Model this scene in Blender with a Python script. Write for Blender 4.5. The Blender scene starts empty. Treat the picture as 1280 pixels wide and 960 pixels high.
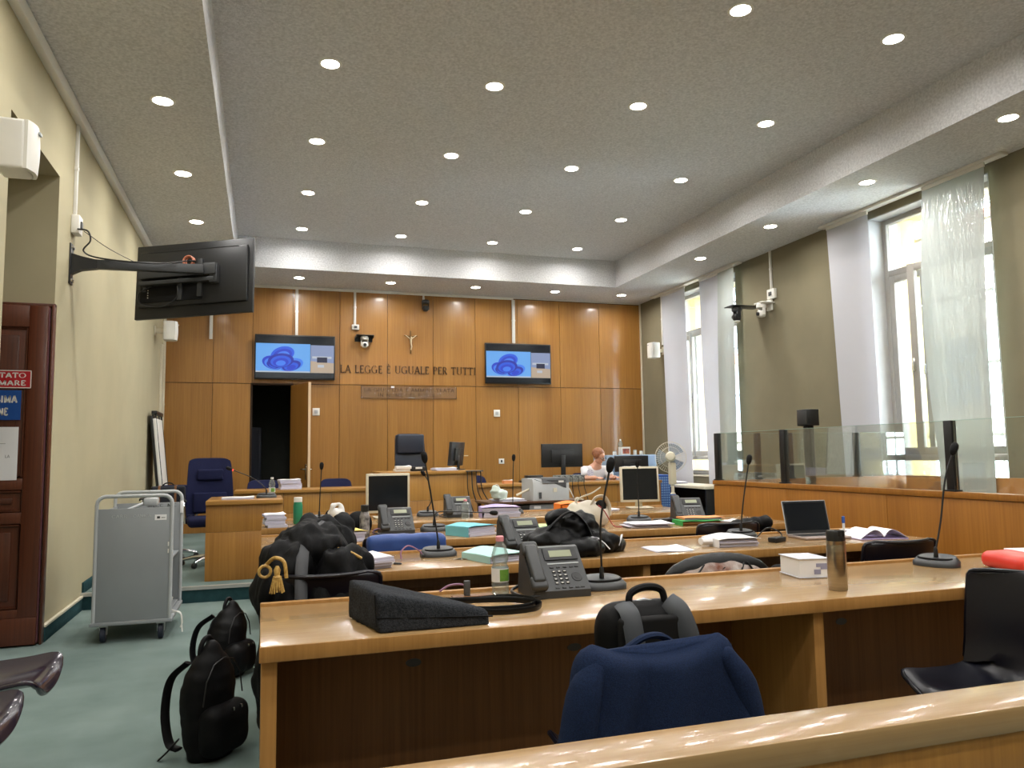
import bpy, bmesh, math, random
from mathutils import Matrix, Vector, noise
random.seed(7)
S = bpy.context.scene
C = S.collection
PI = math.pi

# ------------------------------------------------------------------ camera, world, exposure
cam_data = bpy.data.cameras.new('camera')
cam = bpy.data.objects.new('camera', cam_data)
C.objects.link(cam)
cam_data.sensor_width = 36.0
cam_data.lens = 968.0 / 1280.0 * 36.0
cam_data.clip_start = 0.05
cam.matrix_world = Matrix(((0.952, -0.0141, -0.3058, 0.0),
                           (-0.3055, -0.0909, -0.9479, 0.0),
                           (-0.0144, 0.9958, -0.0908, 1.3),
                           (0, 0, 0, 1)))
# exact orthonormal rotation from the vanishing points of the room
def _ray(px, py): return Vector(((px-640)/968.0, (480-py)/968.0, -1.0))
_vy = _ray(328, 573).normalized()
_vx = _ray(3694, 525).normalized(); _vx = (_vx - _vy*_vx.dot(_vy)).normalized()
_vz = _vx.cross(_vy)
cam.matrix_world = Matrix(((*_vx, 0.0), (*_vy, 0.0), (*_vz, 1.3), (0, 0, 0, 1)))
S.camera = cam

world = bpy.data.worlds.new('daylight'); S.world = world
world.use_nodes = True
bg = world.node_tree.nodes['Background']
bg.inputs[0].default_value = (0.80, 0.90, 1.0, 1)
bg.inputs[1].default_value = 42.0

sun_d = bpy.data.lights.new('sun', 'SUN'); sun_d.energy = 22.0; sun_d.angle = 0.01; sun_d.color = (1, .95, .86)
sun = bpy.data.objects.new('sun', sun_d); C.objects.link(sun)
sun.rotation_euler = (math.radians(15), math.radians(-48), 0)   # comes over the roof, lights the houses across the street
LAMP_W = 14.0

S.view_settings.view_transform = 'Standard'
S.view_settings.look = 'None'
S.view_settings.gamma = 1.0
S.view_settings.use_curve_mapping = False
S.view_settings.exposure = 0.05

# ------------------------------------------------------------------ helpers
def lin(c):
    return tuple(((v/255.0)/12.92 if v/255.0 <= 0.04045 else (((v/255.0)+0.055)/1.055)**2.4) for v in c) + (1.0,)

def new_mat(name):
    m = bpy.data.materials.new(name); m.use_nodes = True
    nt = m.node_tree
    return m, nt, nt.nodes['Principled BSDF']

def mat(name, rgb, rough=0.6, metal=0.0, var=0.0, scale=8.0, bump=0.0, bscale=None, spec=0.5, coat=0.0, stretch=(1, 1, 1), rgb2=None):
    m, nt, b = new_mat(name)
    b.inputs['Roughness'].default_value = rough
    b.inputs['Metallic'].default_value = metal
    b.inputs['Specular IOR Level'].default_value = spec
    if coat:
        b.inputs['Coat Weight'].default_value = coat; b.inputs['Coat Roughness'].default_value = 0.12
    tc = nt.nodes.new('ShaderNodeTexCoord'); mp = nt.nodes.new('ShaderNodeMapping')
    mp.inputs['Scale'].default_value = stretch
    nt.links.new(tc.outputs['Object'], mp.inputs['Vector'])
    n = nt.nodes.new('ShaderNodeTexNoise'); n.inputs['Scale'].default_value = scale; n.inputs['Detail'].default_value = 5
    nt.links.new(mp.outputs[0], n.inputs['Vector'])
    r = nt.nodes.new('ShaderNodeValToRGB')
    c1 = lin(rgb)
    c2 = lin(rgb2) if rgb2 else tuple(max(0, v*(1-var)) for v in c1[:3]) + (1,)
    r.color_ramp.elements[0].position = 0.32; r.color_ramp.elements[1].position = 0.68
    r.color_ramp.elements[0].color = c2; r.color_ramp.elements[1].color = c1
    nt.links.new(n.outputs[0], r.inputs[0]); nt.links.new(r.outputs[0], b.inputs['Base Color'])
    if bump:
        n2 = nt.nodes.new('ShaderNodeTexNoise'); n2.inputs['Scale'].default_value = bscale or scale*6; n2.inputs['Detail'].default_value = 3
        nt.links.new(mp.outputs[0], n2.inputs['Vector'])
        bp = nt.nodes.new('ShaderNodeBump'); bp.inputs['Strength'].default_value = bump; bp.inputs['Distance'].default_value = 0.01
        nt.links.new(n2.outputs[0], bp.inputs['Height']); nt.links.new(bp.outputs[0], b.inputs['Normal'])
    return m

def wood(name, rgb, rgb2, axis='Z', rough=0.35, coat=0.0, fine=60.0, worn=0.0):
    """veneer: fine streaks that run along one axis plus broad tonal figure"""
    m, nt, b = new_mat(name)
    L = nt.links.new
    b.inputs['Roughness'].default_value = rough
    if coat:
        b.inputs['Coat Weight'].default_value = coat; b.inputs['Coat Roughness'].default_value = 0.10
    tc = nt.nodes.new('ShaderNodeTexCoord'); mp = nt.nodes.new('ShaderNodeMapping')
    sc = {'X': (0.02, 1, 1), 'Y': (1, 0.02, 1), 'Z': (1, 1, 0.02)}[axis]
    mp.inputs['Scale'].default_value = sc
    oi = nt.nodes.new('ShaderNodeObjectInfo')
    ad = nt.nodes.new('ShaderNodeVectorMath'); ad.operation = 'ADD'
    ml = nt.nodes.new('ShaderNodeMath'); ml.operation = 'MULTIPLY'; ml.inputs[1].default_value = 37.0
    L(oi.outputs['Random'], ml.inputs[0]); L(tc.outputs['Object'], ad.inputs[0]); L(ml.outputs[0], ad.inputs[1])
    L(ad.outputs[0], mp.inputs['Vector'])
    n = nt.nodes.new('ShaderNodeTexNoise'); n.inputs['Scale'].default_value = fine; n.inputs['Detail'].default_value = 6; n.inputs['Roughness'].default_value = 0.65
    n2 = nt.nodes.new('ShaderNodeTexNoise'); n2.inputs['Scale'].default_value = 4.0; n2.inputs['Detail'].default_value = 3
    L(mp.outputs[0], n.inputs['Vector']); L(mp.outputs[0], n2.inputs['Vector'])
    mx = nt.nodes.new('ShaderNodeMath'); mx.operation = 'MULTIPLY_ADD'; mx.inputs[1].default_value = 0.6
    ml2 = nt.nodes.new('ShaderNodeMath'); ml2.operation = 'MULTIPLY'; ml2.inputs[1].default_value = 0.4
    L(n2.outputs[0], ml2.inputs[0]); L(n.outputs[0], mx.inputs[0]); L(ml2.outputs[0], mx.inputs[2])
    r = nt.nodes.new('ShaderNodeValToRGB')
    r.color_ramp.elements[0].position = 0.36; r.color_ramp.elements[1].position = 0.62
    r.color_ramp.elements[0].color = lin(rgb2); r.color_ramp.elements[1].color = lin(rgb)
    L(mx.outputs[0], r.inputs[0])
    # every panel keeps a slight tone of its own
    hs = nt.nodes.new('ShaderNodeHueSaturation')
    mr = nt.nodes.new('ShaderNodeMapRange'); mr.inputs[3].default_value = 0.90; mr.inputs[4].default_value = 1.08
    L(oi.outputs['Random'], mr.inputs[0]); L(mr.outputs[0], hs.inputs['Value']); L(r.outputs[0], hs.inputs['Color'])
    out = hs.outputs[0]
    if worn:
        n3 = nt.nodes.new('ShaderNodeTexNoise'); n3.inputs['Scale'].default_value = 9.0; n3.inputs['Detail'].default_value = 6
        L(tc.outputs['Object'], n3.inputs['Vector'])
        rr = nt.nodes.new('ShaderNodeValToRGB'); rr.color_ramp.elements[0].position = 0.62; rr.color_ramp.elements[1].position = 0.80
        L(n3.outputs[0], rr.inputs[0])
        mm = nt.nodes.new('ShaderNodeMix'); mm.data_type = 'RGBA'
        mf = nt.nodes.new('ShaderNodeMath'); mf.operation = 'MULTIPLY'; mf.inputs[1].default_value = worn
        L(rr.outputs[0], mf.inputs[0]); L(mf.outputs[0], mm.inputs[0]); L(out, mm.inputs[6])
        mm.inputs[7].default_value = lin(tuple(min(255, v+28) for v in rgb))
        out = mm.outputs[2]
    L(out, b.inputs['Base Color'])
    bp = nt.nodes.new('ShaderNodeBump'); bp.inputs['Strength'].default_value = 0.04; bp.inputs['Distance'].default_value = 0.003
    L(n.outputs[0], bp.inputs['Height']); L(bp.outputs[0], b.inputs['Normal'])
    return m

def emit(name, rgb, st=1.0):
    m, nt, b = new_mat(name)
    b.inputs['Base Color'].default_value = (0.02, 0.02, 0.02, 1)
    b.inputs['Emission Color'].default_value = lin(rgb); b.inputs['Emission Strength'].default_value = st
    b.inputs['Roughness'].default_value = 0.25
    return m

def glass(name, tint=(255, 255, 255), refl=0.10, haze=0.0):
    m = bpy.data.materials.new(name); m.use_nodes = True; nt = m.node_tree
    for n in list(nt.nodes): nt.nodes.remove(n)
    o = nt.nodes.new('ShaderNodeOutputMaterial'); t = nt.nodes.new('ShaderNodeBsdfTransparent'); g = nt.nodes.new('ShaderNodeBsdfGlossy')
    t.inputs[0].default_value = lin(tint); g.inputs['Roughness'].default_value = 0.02
    lw = nt.nodes.new('ShaderNodeFresnel'); lw.inputs[0].default_value = 1.45
    mu = nt.nodes.new('ShaderNodeMath'); mu.operation = 'MULTIPLY'; mu.inputs[1].default_value = refl*10
    cl = nt.nodes.new('ShaderNodeMath'); cl.operation = 'MINIMUM'; cl.inputs[1].default_value = 0.6
    mx = nt.nodes.new('ShaderNodeMixShader')
    nt.links.new(lw.outputs[0], mu.inputs[0]); nt.links.new(mu.outputs[0], cl.inputs[0]); nt.links.new(cl.outputs[0], mx.inputs[0])
    nt.links.new(t.outputs[0], mx.inputs[1]); nt.links.new(g.outputs[0], mx.inputs[2])
    last = mx
    if haze:
        d = nt.nodes.new('ShaderNodeBsdfDiffuse'); d.inputs[0].default_value = lin((235, 240, 238))
        m2 = nt.nodes.new('ShaderNodeMixShader'); m2.inputs[0].default_value = haze
        nt.links.new(mx.outputs[0], m2.inputs[1]); nt.links.new(d.outputs[0], m2.inputs[2]); last = m2
    nt.links.new(last.outputs[0], o.inputs[0])
    return m

def fabric_panel(name, rgb, trans=0.5, see=0.05, gloss=0.0):
    m = bpy.data.materials.new(name); m.use_nodes = True; nt = m.node_tree
    for n in list(nt.nodes): nt.nodes.remove(n)
    L = nt.links.new
    o = nt.nodes.new('ShaderNodeOutputMaterial')
    d = nt.nodes.new('ShaderNodeBsdfDiffuse'); t = nt.nodes.new('ShaderNodeBsdfTranslucent'); tr = nt.nodes.new('ShaderNodeBsdfTransparent')
    tc = nt.nodes.new('ShaderNodeTexCoord'); w = nt.nodes.new('ShaderNodeTexNoise'); w.inputs['Scale'].default_value = 180
    L(tc.outputs['Object'], w.inputs['Vector'])
    r = nt.nodes.new('ShaderNodeValToRGB'); c = lin(rgb)
    r.color_ramp.elements[0].color = tuple(v*.9 for v in c[:3])+(1,); r.color_ramp.elements[1].color = c
    L(w.outputs[0], r.inputs[0]); L(r.outputs[0], d.inputs[0]); L(r.outputs[0], t.inputs[0])
    a = nt.nodes.new('ShaderNodeMixShader'); a.inputs[0].default_value = trans
    b = nt.nodes.new('ShaderNodeMixShader'); b.inputs[0].default_value = see
    L(d.outputs[0], a.inputs[1]); L(t.outputs[0], a.inputs[2]); L(a.outputs[0], b.inputs[1]); L(tr.outputs[0], b.inputs[2])
    last = b
    if gloss:
        g = nt.nodes.new('ShaderNodeBsdfGlossy'); g.inputs['Roughness'].default_value = 0.14
        mpv = nt.nodes.new('ShaderNodeMapping'); mpv.inputs['Scale'].default_value = (1, 5, .8); L(tc.outputs['Object'], mpv.inputs['Vector'])
        wv = nt.nodes.new('ShaderNodeTexNoise'); wv.inputs['Scale'].default_value = 3.5; L(mpv.outputs[0], wv.inputs['Vector'])
        bu = nt.nodes.new('ShaderNodeBump'); bu.inputs['Strength'].default_value = 1.0; bu.inputs['Distance'].default_value = .06; L(wv.outputs[0], bu.inputs['Height']); L(bu.outputs[0], g.inputs['Normal'])
        m3 = nt.nodes.new('ShaderNodeMixShader'); m3.inputs[0].default_value = gloss
        L(b.outputs[0], m3.inputs[1]); L(g.outputs[0], m3.inputs[2]); last = m3
    L(last.outputs[0], o.inputs[0])
    return m

def obj(name, mb, m, parent=None, sharp=35, loc=None, rz=0.0):
    me = bpy.data.meshes.new(name)
    bm = mb.bm if isinstance(mb, MB) else mb
    bmesh.ops.recalc_face_normals(bm, faces=bm.faces)
    bm.to_mesh(me); bm.free()
    return link(name, me, m, parent, sharp, loc, rz)

def link(name, me, m, parent=None, sharp=35, loc=None, rz=0.0):
    if m: me.materials.append(m)
    me.polygons.foreach_set('use_smooth', [True]*len(me.polygons))
    me.set_sharp_from_angle(angle=math.radians(sharp))
    o = bpy.data.objects.new(name, me); C.objects.link(o)
    if parent: o.parent = parent
    if loc: o.location = loc
    if rz: o.rotation_euler = (0, 0, rz)
    return o

def tag(o, label, cat, group=None, kind=None):
    o['label'] = label; o['category'] = cat
    if group: o['group'] = group
    if kind: o['kind'] = kind
    return o

def thing(name, label, cat, loc=(0, 0, 0), rz=0.0, group=None):
    o = bpy.data.objects.new(name, None); C.objects.link(o)
    o.empty_display_size = 0.1
    o.location = loc; o.rotation_euler = (0, 0, rz)
    return tag(o, label, cat, group)

def struct(name, mb, m, parent=None, label=None):
    o = obj(name, mb, m, parent)
    if not parent:
        o['kind'] = 'structure'
        if label: o['label'] = label
    return o

def dup(root, loc, rz=0.0, label=None, group=None):
    def cp(o, par):
        c = o.copy(); C.objects.link(c); c.parent = par
        for ch in o.children: cp(ch, c)
        return c
    r = cp(root, None); r.location = loc; r.rotation_euler = (0, 0, rz)
    if label: r['label'] = label
    if group: r['group'] = group
    return r

class MB:
    def __init__(s): s.bm = bmesh.new()
    def box(s, x0, y0, z0, x1, y1, z1, bev=0.0, seg=2, M=None):
        mt = Matrix.Translation(((x0+x1)/2, (y0+y1)/2, (z0+z1)/2)) @ Matrix.Diagonal((abs(x1-x0), abs(y1-y0), abs(z1-z0), 1))
        g = bmesh.ops.create_cube(s.bm, size=1.0, matrix=mt)
        vs = g['verts']
        if bev:
            es = list({e for v in vs for e in v.link_edges})
            r = bmesh.ops.bevel(s.bm, geom=es, offset=min(bev, .49*min(abs(x1-x0), abs(y1-y0), abs(z1-z0))), segments=seg, affect='EDGES', profile=0.5)
            vs = list({v for v in r['verts']} | {v for v in vs if v.is_valid})
        if M: bmesh.ops.transform(s.bm, matrix=M, verts=[v for v in vs if v.is_valid])
        return s
    def poly(s, pts):
        s.bm.faces.new([s.bm.verts.new(p) for p in pts]); return s
    def prism(s, poly, axis, d0, d1, M=None):
        def mk(p, d): return {'X': (d, p[0], p[1]), 'Y': (p[0], d, p[1]), 'Z': (p[0], p[1], d)}[axis]
        a = [s.bm.verts.new(mk(p, d0)) for p in poly]; b = [s.bm.verts.new(mk(p, d1)) for p in poly]
        n = len(poly)
        s.bm.faces.new(a); s.bm.faces.new(b[::-1])
        for i in range(n): s.bm.faces.new((a[i], b[i], b[(i+1) % n], a[(i+1) % n]))
        if M: bmesh.ops.transform(s.bm, matrix=M, verts=a+b)
        return s
    def tube(s, pts, r, seg=8, closed=False, flat=1.0, up=None):
        P = [Vector(p) for p in pts]; n = len(P); rings = []
        rr = r if isinstance(r, (list, tuple)) else [r]*n
        prev = None
        for i in range(n):
            if closed: t = P[(i+1) % n]-P[i-1]
            else: t = P[min(i+1, n-1)]-P[max(i-1, 0)]
            t.normalize()
            if prev is None:
                u = Vector(up) if up else (Vector((0, 0, 1)) if abs(t.z) < .9 else Vector((1, 0, 0)))
            else: u = prev
            u = (u-t*u.dot(t))
            if u.length < 1e-6: u = t.orthogonal()
            u.normalize(); prev = u; v = t.cross(u)
            rings.append([s.bm.verts.new(P[i]+(u*math.cos(a)*flat+v*math.sin(a))*rr[i]) for a in [2*PI*k/seg for k in range(seg)]])
        for i in range(n if closed else n-1):
            A = rings[i]; B = rings[(i+1) % n]
            for k in range(seg): s.bm.faces.new((A[k], A[(k+1) % seg], B[(k+1) % seg], B[k]))
        if not closed: s.bm.faces.new(rings[0][::-1]); s.bm.faces.new(rings[-1])
        return s
    def lathe(s, prof, seg=20, M=None, cap=True):
        rings = []; allv = []
        for r, z in prof:
            ring = [s.bm.verts.new((max(r, 1e-5)*math.cos(2*PI*k/seg), max(r, 1e-5)*math.sin(2*PI*k/seg), z)) for k in range(seg)]
            rings.append(ring); allv += ring
        for A, B in zip(rings, rings[1:]):
            for k in range(seg): s.bm.faces.new((A[k], A[(k+1) % seg], B[(k+1) % seg], B[k]))
        if cap: s.bm.faces.new(rings[0][::-1]); s.bm.faces.new(rings[-1])
        if M: bmesh.ops.transform(s.bm, matrix=M, verts=allv)
        return s
    def ell(s, c, r, seg=16, rot=None):
        M = Matrix.Translation(c) @ (rot or Matrix.Identity(4)) @ Matrix.Diagonal((r[0], r[1], r[2], 1))
        bmesh.ops.create_uvsphere(s.bm, u_segments=seg, v_segments=max(6, seg//2+2), radius=1.0, matrix=M)
        return s
    def grid(s, f, nu, nv, th=0.0, thv=(0, 0, 1)):
        """surface f(u,v); with th a closed slab offset along thv"""
        V = [[s.bm.verts.new(f(i/nu, j/nv)) for j in range(nv+1)] for i in range(nu+1)]
        for i in range(nu):
            for j in range(nv): s.bm.faces.new((V[i][j], V[i+1][j], V[i+1][j+1], V[i][j+1]))
        if th:
            d = Vector(thv)*th
            W = [[s.bm.verts.new(V[i][j].co+d) for j in range(nv+1)] for i in range(nu+1)]
            for i in range(nu):
                for j in range(nv): s.bm.faces.new((W[i][j], W[i][j+1], W[i+1][j+1], W[i+1][j]))
            for i in range(nu):
                s.bm.faces.new((V[i][0], W[i][0], W[i+1][0], V[i+1][0])); s.bm.faces.new((V[i][nv], V[i+1][nv], W[i+1][nv], W[i][nv]))
            for j in range(nv):
                s.bm.faces.new((V[0][j], V[0][j+1], W[0][j+1], W[0][j])); s.bm.faces.new((V[nu][j], W[nu][j], W[nu][j+1], V[nu][j+1]))
        return s

def soft(name, mb, m, parent=None, voxel=0.012, smooth=6, amp=0.0, nscale=8.0, stretch=(1, 1, 1), loc=None, rz=0.0, zmin=None, sharp=180):
    """union of lumps remeshed to one skin, smoothed, and wrinkled"""
    me = bpy.data.meshes.new(name); bmesh.ops.recalc_face_normals(mb.bm, faces=mb.bm.faces); mb.bm.to_mesh(me); mb.bm.free()
    o = bpy.data.objects.new(name, me); C.objects.link(o)
    r = o.modifiers.new('r', 'REMESH'); r.mode = 'VOXEL'; r.voxel_size = voxel; r.adaptivity = 0
    if smooth:
        q = o.modifiers.new('s', 'SMOOTH'); q.iterations = smooth; q.factor = 0.5
    dg = bpy.context.evaluated_depsgraph_get()
    ev = o.evaluated_get(dg); me2 = bpy.data.meshes.new_from_object(ev)
    bpy.data.objects.remove(o); bpy.data.meshes.remove(me)
    if amp:
        nm = [v.normal.copy() for v in me2.vertices]
        for v, n in zip(me2.vertices, nm):
            p = Vector((v.co.x*stretch[0], v.co.y*stretch[1], v.co.z*stretch[2]))*nscale
            k = (1-2*abs(noise.noise(p)))*.7+.5*noise.noise(p*2.1)
            v.co += n*amp*k
    if zmin is not None:
        for v in me2.vertices:
            if v.co.z < zmin: v.co.z = zmin
    me2.name = name
    return link(name, me2, m, parent, sharp, loc, rz)

def arc(c, r, a0, a1, n, plane='XZ', ry=None):
    ry = ry or r; out = []
    for i in range(n+1):
        a = math.radians(a0+(a1-a0)*i/n); u, v = r*math.cos(a), ry*math.sin(a)
        out.append((c[0]+u, c[1], c[2]+v) if plane == 'XZ' else (c[0]+u, c[1]+v, c[2]) if plane == 'XY' else (c[0], c[1]+u, c[2]+v))
    return out

def bez(pts, n=8):
    """Catmull-Rom through the points"""
    P = [Vector(p) for p in pts]; P = [P[0]*2-P[1]]+P+[P[-1]*2-P[-2]]; out = []
    for i in range(1, len(P)-2):
        a, b, c, d = P[i-1:i+3]
        for k in range(n):
            t = k/n
            out.append(.5*((2*b)+(c-a)*t+(2*a-5*b+4*c-d)*t*t+(3*b-a-3*c+d)*t**3))
    out.append(P[-2]); return out

# roman capitals drawn with strokes: ('l',x0,y0,x1,y1,w) lines, ('a',cx,cy,rx,ry,a0,a1) arcs
TK, TN = .15, .08
GL = {
 'A': (.78, [(.04, 0, .39, 1, TN), (.39, 1, .74, 0, TK), (.17, .33, .6, .33, TN)], [], [(.04, 0), (.74, 0)]),
 'L': (.60, [(.14, 0, .14, 1, TK), (.14, .04, .56, .04, TN), (.55, 0, .55, .2, .06)], [], [(.14, 1), (.14, 0)]),
 'E': (.62, [(.14, 0, .14, 1, TK), (.14, .04, .55, .04, TN), (.14, .96, .53, .96, TN), (.14, .52, .45, .52, TN), (.54, 0, .54, .18, .06), (.52, .82, .52, 1, .06)], [], []),
 'F': (.58, [(.14, 0, .14, 1, TK), (.14, .96, .53, .96, TN), (.14, .52, .45, .52, TN)], [], [(.14, 0)]),
 'G': (.88, [(.74, .05, .74, .42, TK), (.6, .42, .86, .42, TN)], [(.44, .5, .37, .46, 45, 325)], []),
 'C': (.80, [], [(.44, .5, .37, .46, 45, 315)], []),
 'U': (.88, [(.16, .34, .16, 1, TK), (.72, .34, .72, 1, TN)], [(.44, .34, .28, .31, 180, 360)], [(.16, 1), (.72, 1)]),
 'P': (.62, [(.14, 0, .14, 1, TK), (.14, .96, .32, .96, TN), (.14, .48, .32, .48, TN)], [(.30, .72, .23, .24, -90, 90)], [(.14, 0)]),
 'R': (.72, [(.14, 0, .14, 1, TK), (.14, .96, .32, .96, TN), (.14, .48, .32, .48, TN), (.34, .48, .66, 0, TK)], [(.30, .72, .23, .24, -90, 90)], [(.14, 0)]),
 'T': (.74, [(.37, 0, .37, 1, TK), (.04, .96, .70, .96, TN), (.05, .8, .05, 1, .06), (.69, .8, .69, 1, .06)], [], [(.37, 0)]),
 'I': (.34, [(.17, 0, .17, 1, TK)], [], [(.17, 0), (.17, 1)]),
 'S': (.60, [], [(.30, .73, .2, .22, 40, 270), (.30, .27, .22, .24, -140, 90)], []),
 'Z': (.66, [(.08, .96, .58, .96, TN), (.08, .04, .6, .04, TN), (.56, .96, .1, .04, TK)], [], []),
 'M': (1.0, [(.14, 0, .14, 1, TN), (.14, 1, .5, .05, TK), (.5, .05, .86, 1, TN), (.86, 0, .86, 1, TK)], [], [(.14, 0), (.86, 0)]),
 'N': (.86, [(.14, 0, .14, 1, TN), (.14, 1, .72, 0, TK), (.72, 0, .72, 1, TN)], [], [(.14, 0), (.72, 1)]),
 'O': (.94, [], [(.47, .5, .38, .46, 0, 360)], []),
 'D': (.82, [(.14, 0, .14, 1, TK), (.14, .96, .36, .96, TN), (.14, .04, .36, .04, TN)], [(.34, .5, .37, .46, -90, 90)], []),
 'V': (.78, [(.04, 1, .39, 0, TK), (.39, 0, .74, 1, TN)], [], [(.04, 1), (.74, 1)]),
 ' ': (.40, [], [], []),
}
GL['È'] = (GL['E'][0], GL['E'][1]+[(.24, 1.24, .38, 1.10, .09)], [], [])
def adv(ch): return GL[ch][0]+.10
def glyph(mb, ch, x, y, z, h, wx, dep, sans=None):
    """letter in the XZ plane, front face at y, thickness dep behind it"""
    _, ls, arcs, ser = GL[ch]
    def stroke(a, b, w):
        a = Vector(a); b = Vector(b); d = (b-a).normalized(); n = Vector((-d.y, d.x))*(w/2)
        q = [a+n, b+n, b-n, a-n]
        mb.prism([(x+p.x*h*wx, z+p.y*h) for p in q], 'Y', y, y+dep)
    for l in ls: stroke(l[:2], l[2:4], sans or l[4])
    for cx, cy, rx, ry, a0, a1 in arcs:
        N = max(6, int(abs(a1-a0)/24)); pr = None
        for i in range(N+1):
            a = math.radians(a0+(a1-a0)*i/N); w = sans or (.07+.08*abs(math.cos(a)))
            pi_ = (Vector((cx+(rx-w/2+.04)*math.cos(a), cy+(ry-w/2+.05)*math.sin(a))), Vector((cx+(rx+w/2+.0)*math.cos(a), cy+(ry+.04)*math.sin(a))))
            if pr:
                q = [pr[0], pr[1], pi_[1], pi_[0]]
                mb.prism([(x+p.x*h*wx, z+p.y*h) for p in q], 'Y', y, y+dep)
            pr = pi_
    if not sans:
        for sx, sy in ser:
            stroke((sx-.14, sy+(.02 if sy == 0 else -.02)), (sx+.14, sy+(.02 if sy == 0 else -.02)), .045)
def text_w(t): return sum(adv(c) for c in t)-.10
def write(mb, t, x, y, z, h, width=None, dep=.002, sans=None, wx=1.0):
    if width: wx = width/(text_w(t)*h)
    for c in t:
        if c != ' ': glyph(mb, c, x, y, z, h, wx, dep, sans)
        x += adv(c)*h*wx

# ------------------------------------------------------------------ materials
M = {}
M['wall'] = mat('cream_plaster', (178, 169, 138), .85, var=.10, scale=1.6, bump=.05, bscale=140)
M['wall_r'] = mat('olive_fabric_wall', (128, 120, 96), .9, var=.12, scale=2.0, bump=.06, bscale=160)
M['ceil'] = mat('grey_rough_plaster', (222, 222, 224), .95, rgb2=(192, 192, 194), scale=46, bump=.6, bscale=85, spec=.2)
M['carpet'] = mat('teal_grey_carpet', (126, 142, 138), .97, rgb2=(108, 125, 121), scale=2.2, bump=.5, bscale=420, spec=.1)
M['riser'] = mat('dark_teal_carpet', (46, 76, 80), .97, var=.2, scale=20, bump=.4, bscale=420, spec=.1)
M['veneer'] = wood('golden_oak_veneer', (164, 117, 55), (140, 95, 40), 'Z', .34, coat=.25)
M['veneer_dock'] = wood('amber_oak_veneer', (170, 112, 40), (146, 92, 28), 'Z', .42)
M['desk_top'] = wood('pale_oak_worktop', (164, 134, 92), (144, 113, 74), 'X', .26, coat=.35, worn=.35)
M['desk_edge'] = wood('oak_edge', (178, 132, 74), (156, 112, 58), 'Z', .4, worn=.4)
M['desk_panel'] = wood('brown_oak_panel', (130, 88, 48), (106, 68, 34), 'Z', .5)
M['bench'] = wood('bench_oak', (178, 128, 60), (152, 104, 44), 'Z', .42)
M['bench_top'] = wood('bench_oak_top', (182, 134, 68), (158, 112, 52), 'X', .3, coat=.2)
M['door'] = wood('mahogany', (92, 46, 26), (66, 30, 16), 'Z', .36, coat=.2)
M['gap'] = mat('shadow_gap', (50, 32, 16), .9)
M['white'] = mat('white_plastic', (228, 226, 220), .45, var=.04)
M['white_old'] = mat('ivory_plastic', (214, 206, 184), .45, var=.06)
M['black'] = mat('black_plastic', (26, 27, 29), .38, var=.1)
M['black_soft'] = mat('black_rubber', (18, 18, 19), .6, var=.1, spec=.18)
M['charcoal'] = mat('charcoal_plastic', (54, 56, 58), .42, var=.08)
M['dgrey'] = mat('dark_grey_plastic', (72, 74, 76), .45, var=.08)
M['grey_metal'] = mat('grey_painted_steel', (140, 145, 148), .42, var=.08, scale=3)
M['tube_metal'] = mat('light_grey_tube', (176, 180, 182), .35, var=.06)
M['chrome'] = mat('polished_steel', (200, 200, 200), .2, metal=1.0)
M['steel'] = mat('brushed_steel', (190, 182, 170), .28, metal=1.0, var=.2, scale=120, stretch=(.05, .05, 1))
M['alu'] = mat('aluminium_trim', (200, 200, 196), .35, metal=.6)
M['screen_off'] = mat('dark_screen', (22, 26, 32), .14, var=.05)
M['navy_cloth'] = mat('navy_wool', (24, 40, 70), .9, rgb2=(15, 27, 52), scale=260, bump=.3, bscale=500, spec=.18)
M['navy_seat'] = mat('navy_upholstery', (28, 32, 66), .85, rgb2=(22, 25, 54), scale=200, bump=.25, bscale=400, spec=.18)
M['navy_leather'] = mat('dark_blue_leather', (32, 40, 56), .4, var=.1, scale=40, bump=.1)
M['shell'] = mat('dark_plum_plastic', (40, 34, 46), .16, var=.08, spec=.6)
M['shell_navy'] = mat('navy_black_shell', (10, 11, 24), .32, var=.1)
M['nylon'] = mat('black_nylon', (11, 11, 13), .62, rgb2=(7, 7, 9), scale=300, bump=.25, bscale=500, spec=.18)
M['nylon_shiny'] = mat('shiny_black_nylon', (13, 14, 17), .42, rgb2=(9, 9, 11), scale=300, bump=.2, bscale=500, spec=.18)
M['gown'] = mat('black_gown_cloth', (11, 12, 15), .7, rgb2=(8, 8, 10), scale=220, bump=.2, bscale=400, spec=.18)
M['satin'] = mat('dark_satin', (32, 34, 40), .5, var=.1)
M['gold'] = mat('gold_cord', (206, 170, 96), .5, rgb2=(160, 122, 56), scale=90)
M['felt'] = mat('charcoal_felt', (58, 61, 66), .97, rgb2=(34, 36, 40), scale=150, bump=.6, bscale=300, spec=.18)
M['leather'] = mat('black_leather', (14, 14, 16), .32, var=.1, bump=.1, bscale=200, spec=.3)
M['cream_leather'] = mat('off_white_leather', (214, 206, 190), .5, var=.08, bump=.12, bscale=120)
M['paper'] = mat('white_paper', (232, 232, 234), .8, var=.03, scale=3)
M['paper_edge'] = mat('paper_edges', (214, 212, 222), .8, rgb2=(176, 172, 196), scale=60, stretch=(.05, .05, 6))
M['pet'] = glass('clear_plastic', (238, 246, 246), .18, haze=.10)
M['water'] = glass('water', (225, 238, 240), .12, haze=.05)
M['window_glass'] = glass('window_glass', (246, 250, 250), .08)
M['dock_glass'] = glass('dock_glass', (249, 252, 250), .05, haze=.02)
M['win_frame'] = mat('grey_window_frame', (156, 150, 142), .45, var=.06)
M['curtain'] = fabric_panel('white_panel_curtain', (216, 216, 222), .28, .01)
M['curtain_sheer'] = fabric_panel('sheer_vinyl_panel', (196, 202, 198), .22, .10, gloss=.08)
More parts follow.
